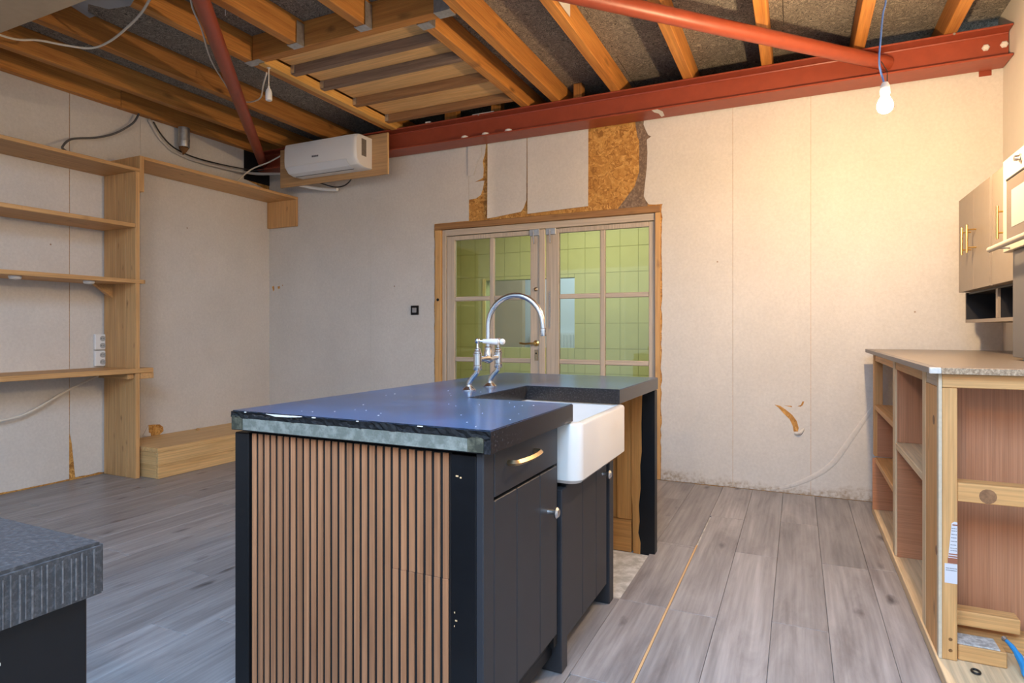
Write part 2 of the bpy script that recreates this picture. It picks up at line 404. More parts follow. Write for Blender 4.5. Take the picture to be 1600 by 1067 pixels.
def ob(name, bm, mat, parent=None, origin=None, smooth=True):
    """one mesh object from world-space geometry"""
    me = bpy.data.meshes.new(name)
    if origin is None:
        lo = [min(v.co[i] for v in bm.verts) for i in range(3)]; hi = [max(v.co[i] for v in bm.verts) for i in range(3)]
        origin = Vector([(a + b_) / 2 for a, b_ in zip(lo, hi)])
    origin = Vector(origin)
    for v in bm.verts: v.co -= origin
    bm.to_mesh(me); bm.free()
    if smooth:
        me.polygons.foreach_set('use_smooth', [True] * len(me.polygons))
        me.set_sharp_from_angle(angle=math.radians(34))
    me.materials.append(mat)
    o = bpy.data.objects.new(name, me); COL.objects.link(o)
    if parent is not None:
        o.parent = parent
        w = parent; base = Vector((0, 0, 0))
        while w is not None: base += w.location; w = w.parent
        o.location = origin - base
    else:
        o.location = origin
    return o

def box(name, mat, parent, x0, x1, y0, y1, z0, z1, bev=0.0):
    return ob(name, B(new(), x0, x1, y0, y1, z0, z1, bev), mat, parent)

def thing(name, label, cat, loc, group=None):
    o = bpy.data.objects.new(name, None); COL.objects.link(o); o.location = loc; o.empty_display_size = 0.1
    return tag(o, label, cat, group)

def tag(o, label=None, cat=None, group=None):
    if label: o['label'] = label
    if cat: o['category'] = cat
    if group: o['group'] = group
    return o

def struct(o, label, cat):
    o['kind'] = 'structure'; return tag(o, label, cat)

# ------------------------------------------------------------------ dimensions of the room
XL, XR, YB, YR = -5.03, 1.152, 4.70, -2.5
ZT = 3.115     # underside of ceiling boards
ZJ = 2.95     # underside of joists

# ------------------------------------------------------------------ floor
fl = ob('floor', B(new(), XL - 0.1, XR + 0.1, YR - 0.1, YB + 0.1, -0.12, -0.010), M_CONC)
struct(fl, 'grey oak laminate floor on concrete, cut away beside the island', 'floor')
P_LAM = plankwood()
pw = 0.1995
x0s = -0.690
rows = []
k0 = int(math.floor((XL - x0s) / pw)) - 1
ends = {0: [1.919, 3.363], 1: [2.538, 3.947], 2: [3.340], 3: [3.980, 2.62], 4: [3.353], 5: [3.382]}
for k in range(k0, 10):
    xa, xb = x0s + k * pw, x0s + (k + 1) * pw
    xa2, xb2 = max(xa, XL + 0.004), min(xb, XR - 0.004)
    if xb2 - xa2 < 0.01: continue
    L = 1.38
    off = ends[k][0] if k in ends else random.uniform(0, L)
    y = off
    while y > YR: y -= L
    cuts = [YR + 0.004]
    y += L
    while y < YB - 0.02:
        cuts.append(y); y += L
    cuts.append(YB - 0.012)
    for ya, yb in zip(cuts, cuts[1:]):
        if yb - ya < 0.02: continue
        # the strip below and behind the island was never laid (bare concrete)
        segs = [(xa2, xb2, ya, yb)]
        hx0, hx1, hy0, hy1 = -1.58, -0.688, 2.545, 3.33
        res = []
        for a, b_, c, d in segs:
            if b_ <= hx0 or a >= hx1 or d <= hy0 or c >= hy1: res.append((a, b_, c, d)); continue
            if c < hy0: res.append((a, b_, c, hy0))
            if d > hy1: res.append((a, b_, hy1, d))
            if a < hx0 - 0.01: res.append((a, hx0, max(c, hy0), min(d, hy1)))
            if b_ > hx1 + 0.01: res.append((hx1, b_, max(c, hy0), min(d, hy1)))
        for a, b_, c, d in res:
            if d - c < 0.015: continue
            ga = 0.0007; gl_ = ga
            # the open joint beside the island
            if k == 1 and c < 3.3: gl_ = 0.010
            if k == 0 and d < 2.0: gl_ = 0.006
            box('plank', P_LAM, fl, a + gl_, b_ - ga, c + ga, d - ga, -0.010, 0.0, 0.0012)
# pale core showing in the open joint
box('joint_core', M_COREW, fl, -0.4905, -0.4822, -1.0, 3.36, -0.010, -0.002)

# ------------------------------------------------------------------ walls
DX0, DX1, DZ = -2.965, -0.962, 2.10     # door opening in the back wall
bm = new()
B(bm, XL - 0.1, DX0, YB, YB + 0.1, -0.02, 2.94); B(bm, DX1, XR + 0.1, YB, YB + 0.1, -0.02, 2.94); B(bm, DX0, DX1, YB, YB + 0.1, DZ, 2.94)
wb = ob('wall_back', bm, osb(), None, (0, YB, 0))
struct(wb, 'back wall of chipboard under torn cream wallpaper around a double door', 'wall')
YP = YB - 0.004
def paper(poly, mat=M_PAPER, y0=YP, y1=YB, name='wallpaper_strip'):
    bm = prism(new(), poly, 'XZ', y0, y1)
    o = ob(name, bm, mat, wb, (0, YB, 0))
    return o
random.seed(3)
def ragged(p, q, n, amp, horiz=True):
    out = []
    for i in range(n + 1):
        t = i / n; x = p[0] + (q[0] - p[0]) * t; z = p[1] + (q[1] - p[1]) * t
        if 0 < i < n:
            if horiz: z += random.uniform(-amp, amp)
            else: x += random.uniform(-amp, amp)
        out.append((x, z))
    return out
ZW = 2.80
g = 0.0009
paper([(XL, 0.001), (-3.702 - g, 0.001), (-3.702 - g, ZW), (XL, ZW)])
paper([(-3.702 + g, 0.001), (DX0 - 0.02, 0.01)] + ragged((DX0 - 0.022, 0.02), (DX0 - 0.022, DZ + 0.01), 40, 0.004, False) + [(-2.628 - g, DZ + 0.012), (-2.628 - g, ZW), (-3.702 + g, ZW)])
# torn remains above the door
paper([(-2.628 + g, 2.80), (-2.628 + g, 2.30), (-2.56, 2.302), (-2.51, 2.33), (-2.49, 2.38), (-2.475, 2.45), (-2.50, 2.452), (-2.575, 2.447), (-2.52, 2.465), (-2.487, 2.48), (-2.482, 2.55), (-2.490, 2.62), (-2.468, 2.69), (-2.455, 2.80)])
bmf = prism(new(), [(-2.632, 2.80), (-2.632, 2.505), (-2.575, 2.505), (-2.54, 2.62), (-2.50, 2.66), (-2.49, 2.80)], 'XZ', YP - 0.012, YP - 0.008)
ob('wallpaper_flap', bmf, M_PAPER, wb, (0, YB, 0))
def hang(x0, x1, zb, lean, curl, name='wallpaper_sheet'):
    """a loose sheet of paper hanging off the wall, bellying out towards its lower edge"""
    bm = new(); nx, nz = 14, 12; L = []
    for off in (0.0, 0.0012):
        vs_ = []
        for i in range(nx + 1):
            u = i / nx; col = []
            for j in range(nz + 1):
                v = j / nz
                z = 2.80 + (zb(u) - 2.80) * v
                y = YP - 0.003 - lean * v * v - curl * (max(0, 0.25 - u) * 4) ** 2 * (0.4 + 0.6 * v) - 0.005 * math.sin(u * 3.1) * v + off
                x = x0 + (x1 - x0) * u + 0.02 * v * max(0, 0.3 - u)
                col.append(bm.verts.new((x, y, z)))
            vs_.append(col)
        L.append(vs_)
    A, C = L
    for i in range(nx):
        for j in range(nz):
            bm.faces.new((A[i][j + 1], A[i + 1][j + 1], A[i + 1][j], A[i][j]))
            bm.faces.new((C[i][j], C[i + 1][j], C[i + 1][j + 1], C[i][j + 1]))
    for j in range(nz):
        bm.faces.new((A[0][j], C[0][j], C[0][j + 1], A[0][j + 1])); bm.faces.new((A[nx][j + 1], C[nx][j + 1], C[nx][j], A[nx][j]))
    for i in range(nx):
        bm.faces.new((A[i][nz], C[i][nz], C[i + 1][nz], A[i + 1][nz]))
    return ob(name, bm, M_PAPER, wb, (0, YB, 0))
hang(-2.437, -2.068, lambda u: 2.118 + (0.035 if u < 0.9 else 0.035 + (u - 0.9) * 0.9) - 0.04 * (1 - u), 0.006, 0.02)
hang(-2.062, -1.526, lambda u: 2.125 + 0.02 * u, 0.005, 0.008)
# right of the exposed chipboard
rag = [(-1.075, 2.80), (-1.08, 2.74), (-1.065, 2.70), (-1.045, 2.655), (-1.02, 2.64), (-1.035, 2.632), (-1.055, 2.62), (-1.05, 2.52), (-1.055, 2.40), (-1.07, 2.27), (-1.078, 2.185), (-1.065, 2.155), (-1.04, 2.118), (-0.99, 2.112), (DX1 + 0.03, 2.112)]
paper(rag + ragged((DX1 + 0.022, DZ), (DX1 + 0.018, 0.25), 40, 0.006, False) + [(DX1 + 0.015, 0.001), (-0.427 - g, 0.001), (-0.427 - g, ZW)], M_PAPER2)
paper([(-0.427 + g, 0.001), (0.084 - g, 0.001), (0.084 - g, ZW), (-0.427 + g, ZW)], M_PAPER2)
paper([(0.084 + g, 0.001), (XR, 0.001), (XR, ZW), (0.084 + g, ZW)], M_PAPER2)
# grey brown underlayer visible along the tear
ug = prism(new(), [(-1.15, 2.80), (-1.06, 2.80), (-1.02, 2.64), (-1.04, 2.40), (-1.05, 2.10), (-1.29, 2.10), (-1.23, 2.17), (-1.15, 2.27), (-1.115, 2.38), (-1.115, 2.62), (-1.13, 2.66)], 'XZ', YB - 0.0015, YB)
ob('torn_underlayer', ug, speck('brown_backing', (0.17, 0.115, 0.08), (0.33, 0.235, 0.16), 0.9, 0.45, 60), wb, (0, YB, 0))
# small tears lower on the right
for poly in ([(-0.148, 0.618), (-0.112, 0.612), (-0.075, 0.587), (-0.033, 0.552), (-0.004, 0.51), (0.008, 0.465), (0.004, 0.438), (-0.024, 0.436), (-0.03, 0.475), (-0.05, 0.52), (-0.09, 0.56), (-0.122, 0.598)],
             [(-0.085, 0.616), (-0.035, 0.614), (-0.035, 0.605), (-0.06, 0.610)], [(0.0, 0.614), (0.02, 0.612), (0.035, 0.625), (0.043, 0.65), (0.032, 0.65), (0.022, 0.625)]):
    ob('torn_patch', prism(new(), poly, 'XZ', YP - 0.0006, YP + 0.001), osb(), wb, (0, YB, 0))
ob('wallpaper_curl', tube(new(), spline([(-0.02, YP - 0.004, 0.424), (0.015, YP - 0.012, 0.432), (0.042, YP - 0.004, 0.462)], 4), [0.004, 0.008, 0.010, 0.012, 0.014, 0.012, 0.010, 0.007, 0.003], 8), M_PAPER, wb)
# the raised crease running to the floor behind the pine frame
cr = spline([(-0.17, YP - 0.001, 0.012), (-0.06, YP, 0.045), (0.084, YP, 0.121), (0.214, YP, 0.231), (0.329, YP, 0.415), (0.448, YP, 0.616), (0.60, YP, 0.86)], 6)
bm = tube(new(), cr, [0.005 + 0.014 * math.sin(math.pi * i / (len(cr) - 1)) for i in range(len(cr))], 12)
for v in bm.verts: v.co.y = YP + (v.co.y - YP) * 0.22
ob('wallpaper_crease', bm, M_PAPER2, wb, (0, YB, 0))
# small stains / tears near the left corner
for poly in ([(-4.99, 1.60), (-4.96, 1.61), (-4.955, 1.565), (-4.97, 1.55)], [(-4.91, 1.60), (-4.88, 1.605), (-4.875, 1.58), (-4.905, 1.575)], [(-4.85, 1.61), (-4.838, 1.62), (-4.838, 1.60)]):
    ob('torn_patch', prism(new(), poly, 'XZ', YP - 0.0006, YP + 0.001), osb(), wb, (0, YB, 0))
ob('wallpaper_flap', prism(new(), [(-4.79, 1.06), (-4.77, 1.20), (-4.73, 1.06)], 'XZ', YP - 0.008, YP - 0.005), M_PAPER, wb, (0, YB, 0))
box('notch_shade_patch', M_RED, wb, 1.03, 1.095, YP - 0.001, YP + 0.001, 2.735, 2.80)  # flat patch, the notch's reddish-brown shade put into its colour

# left wall
wl = ob('wall_left', B(new(), XL - 0.1, XL, YR, YB, -0.02, 3.2), osb(), None, (XL, 0, 0))
struct(wl, 'left wall papered in cream with open seams behind the pine shelves', 'wall')
XP = XL + 0.004
def lpaper(poly, mat=M_PAPER):
    return ob('wallpaper_strip', prism(new(), poly, 'YZ', XL, XP), mat, wl, (XL, 0, 0))
lpaper(ragged((YR, 0.012), (2.755, 0.012), 60, 0.006) + [(2.755, 3.0), (YR, 3.0)])
lpaper([(2.800, 0.015)] + ragged((2.80, 0.015), (3.309, 0.015), 12, 0.006) + [(3.309, 3.0), (2.760, 3.0), (2.760, 0.36), (2.775, 0.28), (2.79, 0.12)])
lpaper([(3.3105, 0.015), (3.830, 0.015), (3.830, 3.0), (3.3105, 3.0)])
lpaper([(3.830, 0.015), (4.390, 0.015), (4.390, 3.0), (3.830, 3.0)])
lpaper([(4.390, 0.015), (4.696, 0.015), (4.696, 2.60), (4.58, 2.63), (4.36, 2.66), (4.36, 3.0), (4.39, 3.0)][:4] + [(4.390, 2.66)])
ob('torn_patch', prism(new(), [(3.375, 0.335), (3.42, 0.332), (3.48, 0.325), (3.512, 0.30), (3.516, 0.262), (3.48, 0.237), (3.385, 0.237)], 'YZ', XP, XP + 0.0015), osb(), wl, (XL, 0, 0))
ob('wallpaper_flap', prism(new(), [(3.325, 0.25), (3.375, 0.335), (3.378, 0.27), (3.395, 0.262), (3.395, 0.236)], 'YZ', XP + 0.006, XP + 0.009), M_PAPER, wl, (XL, 0, 0))
box('recess_dark_panel', M_VOID, wl, XL, XP + 0.003, 4.37, 4.695, 2.66, 3.12)  # flat black panel, darkness of the open corner void put into its colour
# right wall
wr = ob('wall_right', B(new(), XR, XR + 0.1, YR, YB + 0.1, -0.02, 3.2), M_PLASTER, None, (XR, 0, 0))
struct(wr, 'plain cream right wall behind the taupe cabinets', 'wall')
# rear wall with glazed opening
bm = new()
B(bm, XL - 0.1, -4.75, YR - 0.1, YR, -0.02, 3.2); B(bm, -0.05, XR + 0.1, YR - 0.1, YR, -0.02, 3.2); B(bm, -4.75, -0.05, YR - 0.1, YR, 2.45, 3.2); B(bm, -4.75, -0.05, YR - 0.1, YR, -0.02, 0.06)
wre = ob('wall_rear', bm, M_PLASTER, None, (0, YR, 0))
struct(wre, 'rear wall with wide glazing behind the viewer', 'wall')
bm = new()
for x in (-4.75, -3.2, -1.62, -0.11): B(bm, x, x + 0.06, YR - 0.08, YR - 0.02, 0.06, 2.45)
B(bm, -4.75, -0.05, YR - 0.08, YR - 0.02, 0.06, 0.13); B(bm, -4.75, -0.05, YR - 0.08, YR - 0.02, 2.38, 2.45)
w1 = ob('window_1', bm, M_WHITE)
struct(w1, 'white frame of the wide rear glazing', 'window')

# ------------------------------------------------------------------ ceiling: deck, boards, joists
ce = ob('ceiling', B(B(new(), XL - 0.1, XR + 0.1, YR - 0.1, 5.5, ZT + 0.03, ZT + 0.10), XL - 0.1, XR + 0.1, 5.5, 5.6, 2.82, ZT + 0.10), M_BACKPLY, None, (0, 0, ZT))
struct(ce, 'open timber ceiling with orange joists under dark wood wool boards', 'ceiling')
y = 5.50; r_ = 0
while y > YR:
    ya = max(y - 0.6, YR - 0.05)
    xs = [XL - 0.05] + [XL - 0.05 + (r_ % 2) * 0.9 + 1.0 + i * 2.0 for i in range(3)] + [XR + 0.08]
    xs = [q for q in xs if q <= XR + 0.08]
    for a, b_ in zip(xs, xs[1:]):
        if b_ - a > 0.05: box('ceiling_board', M_WOOL, ce, a + 0.002, b_ - 0.002, ya + 0.002, y - 0.002, ZT, ZT + 0.025)
    y -= 0.6; r_ += 1
JW = 0.0335
JM = joistwood('Y')
def joist(xc, ya, yb, mat=JM, w=JW, z0=ZJ, z1=ZT - 0.001):
    return box('joist', mat, ce, xc - w, xc + w, ya, yb, z0, z1, 0.003)
joist(-4.985, 1.225, 3.10); joist(-4.985, 3.104, 5.45)
for xc in (-4.575, -4.015, -3.335, -1.725, -1.245, -0.712, -0.19, 0.357, 0.842):
    joist(xc, 1.225, 5.45)
# header and the joists hung on it
HX0, HX1 = -3.297, -1.764
hd = box('header_joist', joistwood('X'), ce, HX0, HX1, 2.935, 3.0, ZJ, ZT - 0.001, 0.003)
j1 = joist(-2.88, 1.225, 2.934); j2 = joist(-2.345, 1.225, 2.934)
jt = joist(-1.99, 3.001, 5.45)
box('trimmer_plank', wood('bright_plank', (0.82, 0.47, 0.13), (0.66, 0.33, 0.07), 'Y', 0.55, 14, 1.8, 0.5, None, 0.02), ce, -3.296, -3.235, 2.985, 4.62, ZJ - 0.012, ZJ + 0.05, 0.003)
def hanger(par, x0, x1, y0, y1, leg):
    bm = new(); B(bm, x0, x1, y0, y1, ZJ - 0.004, ZJ - 0.001)
    B(bm, x0 - 0.002, x0, y0, y1, ZJ - 0.004, ZJ + leg); B(bm, x1, x1 + 0.002, y0, y1, ZJ - 0.004, ZJ + leg)
    ob('joist_hanger', bm, M_STEEL, par)
hanger(j1, -2.92, -2.84, 2.87, 2.933, 0.14); hanger(j2, -2.385, -2.305, 2.87, 2.933, 0.14)
hanger(jt, -2.03, -1.95, 3.002, 3.075, 0.12)
bm = new(); B(bm, -1.87, -1.765, 2.93, 3.003, ZJ - 0.004, ZJ - 0.001); B(bm, -1.87, -1.765, 2.932, 2.934, ZJ, ZJ + 0.11); ob('joist_hanger', bm, M_STEEL, hd)
bm = new(); B(bm, -3.375, -3.24, 2.935, 3.0, ZJ - 0.004, ZJ - 0.001); ob('joist_hanger', bm, M_STEEL, hd)
for yc in (3.24, 3.53, 3.90, 4.32):
    cj = box('cross_joist', oldjoist('X') if yc < 3.8 else wood('brown_cross', (0.42, 0.22, 0.09), (0.25, 0.11, 0.04), 'X', 0.7, 16, 1.6, 0.4), ce, -3.234, -2.028, yc - 0.023, yc + 0.023, ZJ, 3.012, 0.002)
    bm = new(); B(bm, -3.233, -3.20, yc - 0.03, yc - 0.026, ZJ + 0.005, ZJ + 0.058); ob('joist_hanger', bm, M_STEEL, cj)
box('plywood_panel', ply('X'), ce, -3.234, -2.028, 3.0, 4.46, 3.013, 3.025)
# dark blocking behind the beam
for a, b_ in ((-2.82, -2.70), (-2.36, -2.27), (-1.62, -1.55)): box('blocking', joistwood('Z'), ce, a, b_, 4.60, 4.68, ZJ, ZT - 0.001, 0.003)
box('mortar_scrap', M_SKIMWHITE, ce, -2.48, -2.28, 4.49, 4.53, ZJ + 0.001, ZJ + 0.012)
box('mortar_scrap', M_SKIMWHITE, ce, -2.95, -2.90, 4.49, 4.53, ZJ + 0.001, ZJ + 0.018)
# white skimmed end on the joist beside the beam
box('white_fill_patch', M_SKIMWHITE, ce, -1.207, -1.2035, 2.75, 3.36, ZJ + 0.03, ZT - 0.005)
for x, y_ in ((-3.05, 2.52), (-3.35, 2.40)):
    ob('hanging_nail', tube(new(), [(x, y_, ZT), (x, y_, ZJ + 0.05)], 0.003, 6), M_WHITE, ce)

bm = new()
for a, b_, c, d in ((-1.71, -1.65, -1.91, 0.41), (0.95, 1.01, -1.91, 0.41), (-1.65, 0.95, -1.91, -1.85), (-1.65, 0.95, 0.35, 0.41)): B(bm, a, b_, c, d, 3.04, ZT - 0.001)
struct(ob('window_2', bm, M_WHITE), 'white frame of the roof light over the bay behind the viewer', 'window')

# boxed-in second beam, close to the viewer, top left
bx_ = thing('boxed_beam', 'tan boarded box around a beam at the near top left corner', 'beam', (-2.0, 1.45, 2.70))
box('bottom_board', M_SOFFIT, bx_, XL + 0.01, XR - 0.02, 1.20, 1.735, 2.70, 2.718)
box('side_board', M_SOFFIT, bx_, XL + 0.01, XR - 0.02, 1.717, 1.735, 2.719, 2.948)
box('side_board', M_SOFFIT, bx_, XL + 0.01, XR - 0.02, 1.20, 1.218, 2.719, 2.948)
bm = new()
for i in range(7):
    a = i / 6
    bm.verts.new((-3.55 + 0.34 * a, 1.80 + 0.05 * math.sin(i * 2.1), 2.93 - 0.03 * math.sin(a * 3.1) - 0.02 * (i % 2)))
    bm.verts.new((-3.60 + 0.42 * a, 2.02 + 0.07 * math.sin(i * 1.3 + 1), 2.90 - 0.05 * math.sin(a * 3.1) + 0.02 * (i % 2)))
bm.verts.ensure_lookup_table()
for i in range(6): bm.faces.new((bm.verts[2 * i], bm.verts[2 * i + 2], bm.verts[2 * i + 3], bm.verts[2 * i + 1]))
bmesh.ops.solidify(bm, geom=bm.faces[:], thickness=0.002)
tag(ob('plastic_sheet', bm, M_PLASTIC), 'crumpled scrap of translucent plastic tucked between the joists top left', 'plastic sheet')

# ------------------------------------------------------------------ steel beam and braces
BZ0, BZ1, BY0, BY1 = 2.76, 2.948, 4.47, 4.67
sb = thing('steel_beam', 'rust red steel I-beam running along the top of the back wall', 'beam', (-1.9, 4.57, BZ0))
box('web', M_RED, sb, -4.96, 1.146, 4.565, 4.575, BZ0 + 0.012, BZ1 - 0.012)
box('bottom_flange', M_RED, sb, -4.96, 1.146, BY0, BY1, BZ0, BZ0 + 0.012, 0.002)
box('top_flange', M_RED, sb, -4.96, 1.146, BY0, BY1, BZ1 - 0.012, BZ1, 0.002)
bm = new()
tube(bm, [(-4.96, 4.568, BZ0 + 0.014), (1.146, 4.568, BZ0 + 0.014)], 0.009, 8); tube(bm, [(-4.96, 4.568, BZ1 - 0.014), (1.146, 4.568, BZ1 - 0.014)], 0.009, 8)
ob('fillet', bm, M_RED, sb)
for x, z in ((1.035, 2.862), (1.125, 2.864)):
    ob('bolt', lathe(new(), (x, 4.565, z), [(0.021, 0), (0.021, 0.008), (0.014, 0.016), (0.005, 0.018)], 6, (0, -1, 0)), M_SKIMWHITE, sb)
ob('white_splash', prism(new(), [(-0.968, 4.47), (-0.925, 4.468), (-0.90, 4.53), (-0.905, 4.62), (-0.93, 4.64), (-0.935, 4.56), (-0.96, 4.52)], 'XY', BZ0 - 0.0012, BZ0 + 0.0004), M_SKIMWHITE, sb)
for xx in (-2.47, 0.80): ob('flange_screw', lathe(new(), (xx + 0.06, BY0, BZ1 - 0.006), [(0.008, 0), (0.006, 0.005)], 8, (0, -1, 0)), M_STEEL, sb)
tag(ob('steel_brace', tube(new(), [(-4.93, 4.52, 2.845), (-2.42, 1.755, 2.845)], 0.044, 18), M_RED), 'round red steel tube brace at left, behind the hanging socket cable', 'brace')
tag(ob('steel_brace', tube(new(), [(0.52, 4.535, 2.85), (-2.15, 1.755, 2.85)], 0.044, 18), M_RED), 'round red steel tube brace at right, welded to the beam above the lit bulb', 'brace')
for i, (x, lb) in enumerate(((-2.564, 'leftmost of three white puck lights on the red beam flange'), (-2.365, 'middle of three white puck lights on the red beam flange'), (-2.151, 'rightmost of three white puck lights on the red beam flange'))):
    o = ob('puck_light', lathe(new(), (x, 4.512, BZ0 + 0.0125), [(0.032, 0), (0.033, 0.010), (0.028, 0.022), (0.016, 0.028), (0.002, 0.030)], 18), M_WHITE)
    tag(o, lb, 'light', 'puck lights on the beam')

# ------------------------------------------------------------------ glazed double door
d1 = bpy.data.objects.new('door_1', None); COL.objects.link(d1); d1.location = (-1.96, YB, 0)
struct(d1, 'cream framed glazed double door with raw pine casing', 'door')
fr_ = box('casing', casing('Z'), d1, DX0 - 0.012, DX0 + 0.052, YB - 0.012, YB + 0.10, 0.0, DZ - 0.05, 0.003)
box('casing', casing('Z'), d1, DX1 - 0.028, DX1 + 0.012, YB - 0.012, YB + 0.10, 0.0, DZ - 0.05, 0.003)
box('casing', wood('brown_lintel', (0.42, 0.22, 0.08), (0.27, 0.12, 0.04), 'X', 0.6, 16, 1.4, 0.3), d1, DX0 - 0.012, DX1 + 0.012, YB - 0.014, YB + 0.10, DZ - 0.049, DZ + 0.004, 0.003)
for z in (0.55, 1.42): ob('bore_hole', lathe(new(), (-2.945, YB - 0.0125, z), [(0.014, 0), (0.013, 0.002)], 10, (0, -1, 0)), M_VOID, fr_)
GP = greypine('Z'); GPX = greypine('X')
box('inner_frame', GP, d1, -2.912, -2.872, YB + 0.01, YB + 0.09, 0.0, 2.05, 0.003)
box('inner_frame', GP, d1, -0.998, -0.962 - 0.029, YB + 0.01, YB + 0.09, 0.0, 2.05, 0.001)
box('inner_frame', GPX, d1, -2.872, -0.999, YB + 0.01, YB + 0.09, 1.995, 2.05, 0.003)
def leaf(x0, x1, gx0, gx1, mx):
    z0, z1 = 0.012, 1.99
    ya, yb = YB + 0.022, YB + 0.062
    bm = new()
    B(bm, x0, gx0, ya, yb, z0, z1, 0.004); B(bm, gx1, x1, ya, yb, z0, z1, 0.004)
    B(bm, gx0, gx1, ya, yb, 1.952, z1, 0.003); B(bm, gx0, gx1, ya, yb, z0, 0.26, 0.003)
    lf = ob('door_leaf', bm, GP, d1)
    box('muntin', GP, lf, mx - 0.022, mx + 0.022, ya + 0.004, yb - 0.004, 0.26, 1.952, 0.006)
    for z in (0.342, 0.885, 1.425):
        box('muntin', GPX, lf, gx0, mx - 0.021, ya + 0.004, yb - 0.004, z - 0.02, z + 0.02, 0.006)
        box('muntin', GPX, lf, mx + 0.021, gx1, ya + 0.004, yb - 0.004, z - 0.02, z + 0.02, 0.006)
    zs = [0.26, 0.342, 0.885, 1.425, 1.952]
    for a, b_ in ((gx0, mx - 0.022), (mx + 0.022, gx1)):
        for za, zb in zip(zs, zs[1:]):
            box('pane', M_GLASS, lf, a, b_, YB + 0.040, YB + 0.044, za + (0.02 if za > 0.27 else 0), zb - (0.02 if zb < 1.95 else 0))
    return lf
l1 = leaf(-2.870, -1.952, -2.790, -2.048, -2.416)
l2 = leaf(-1.905, -1.001, -1.790, -1.046, -1.418)
box('astragal', GP, l1, -1.962, -1.908, YB + 0.004, YB + 0.021, 0.012, 1.99, 0.005)
# lock, lever handle, bolts, chain
bm = new(); B(bm, -2.008, -1.975, YB + 0.016, YB + 0.0215, 0.89, 0.98, 0.002); ob('keyhole_plate', bm, M_OLDBRASS, l1)
ob('keyhole', lathe(new(), (-1.992, YB + 0.016, 0.95), [(0.008, 0), (0.007, 0.0015)], 10, (0, -1, 0)), M_VOID, l1)
bm = new(); lathe(bm, (-1.992, YB + 0.0215, 1.035), [(0.026, 0), (0.026, 0.005), (0.012, 0.010), (0.011, 0.035)], 16, (0, -1, 0))
tube(bm, spline([(-1.992, YB - 0.012, 1.035), (-2.03, YB - 0.020, 1.034), (-2.08, YB - 0.018, 1.030), (-2.13, YB - 0.014, 1.036)], 4), 0.008, 8); ob('lever_handle', bm, M_BRASS, l1)
ob('knob', lathe(new(), (-1.995, YB + 0.0215, 1.49), [(0.018, 0), (0.018, 0.004), (0.008, 0.008), (0.010, 0.02), (0.002, 0.026)], 12, (0, -1, 0)), M_OLDBRASS, l1)
for lf, x in ((l1, -2.005), (l2, -1.858)):
    bm = new(); B(bm, x - 0.045, x + 0.045, YB + 0.006, YB + 0.0215, 1.94, 1.995, 0.003)
    tube(bm, [(x - 0.01, YB + 0.002, 1.98), (x + 0.004, YB - 0.012, 1.87)], 0.006, 8); ob('bolt', bm, M_STEEL, lf)
bm = new()
for i in range(17):
    z = 1.46 - i * 0.018
    tube(bm, [(-1.868 + 0.006 * math.cos(a), YB + 0.014 + (0.003 if i % 2 else -0.002), z + 0.011 * math.sin(a)) for a in [k * math.pi / 4 for k in range(9)]], 0.0022, 5)
ob('door_chain', bm, M_STEEL, l2)

# room behind the door: lime tiled kitchen with an opening to the next room
YT = 6.5
bm = new()
B(bm, -4.6, -3.40, YT, YT + 0.1, 0, 2.7); B(bm, -2.275, 0.6, YT, YT + 0.1, 0, 2.7); B(bm, -3.40, -2.275, YT, YT + 0.1, 0, 0.94); B(bm, -3.40, -2.275, YT, YT + 0.1, 1.74, 2.7)
wt = ob('wall_tiled', bm, M_GROUT, None, (0, YT, 0))
struct(wt, 'lime green tiled wall seen through the glazed door', 'wall')
tw, th = 0.20, 0.28
tme = None
for i in range(24):
    for j in range(9):
        xa = -4.35 + i * tw; za = 0.10 + j * th
        if xa + tw > 0.5: continue
        a, b_, c, d = xa, xa + tw, za, za + th
        pcs = [(a, b_, c, d)]
        if b_ > -3.40 and a < -2.275 and d > 0.94 and c < 1.74:
            pcs = []
            if a < -3.40: pcs.append((a, -3.40, c, d))
            if b_ > -2.275: pcs.append((-2.275, b_, c, d))
            aa, bb = max(a, -3.40), min(b_, -2.275)
            if c < 0.94: pcs.append((aa, bb, c, 0.94))
            if d > 1.74: pcs.append((aa, bb, 1.74, d))
        for a, b_, c, d in pcs:
            if b_ - a < 0.02 or d - c < 0.02: continue
            box('tile', M_TILE, wt, a + 0.002, b_ - 0.002, YT - 0.006, YT, c + 0.002, d - 0.002)
box('opening_trim', plain('yellow_trim', (0.72, 0.60, 0.20), 0.6), wt, -3.44, -3.40, YT - 0.02, YT, 0.80, 1.76)
bm = new()
B(bm, -4.65, -4.55, YB + 0.1, YT, 0, 2.7); B(bm, 0.5, 0.6, YB + 0.1, YT, 0, 2.7)
o = ob('wall_tiled_sides', bm, plain('lime_paint', (0.54, 0.56, 0.28), 0.6)); struct(o, 'side walls of the tiled room behind the door', 'wall')
o = box('ceiling_tiled_room', plain('far_ceiling', (0.55, 0.55, 0.42), 0.8), None, -4.65, 0.6, YB + 0.1, 8.3, 2.7, 2.8); struct(o, 'ceiling of the rooms behind the glazed door', 'ceiling')
o = box('floor_tiled_room', plain('far_floor', (0.40, 0.38, 0.22), 0.5), None, -4.65, 0.6, YB + 0.1, 8.3, -0.1, 0.0); struct(o, 'floor of the rooms behind the glazed door', 'floor')
bm = new(); B(bm, -4.65, 0.6, 8.2, 8.3, 0, 2.7)
o = ob('wall_far', bm, M_PALEBLUE); struct(o, 'white wall of the far room seen through the opening', 'wall')
o = box('wall_partition', M_TAN, None, -4.65, -3.55, 7.9, 8.0, 0, 2.7); struct(o, 'tan partition in the far room beyond the tiled wall', 'wall')
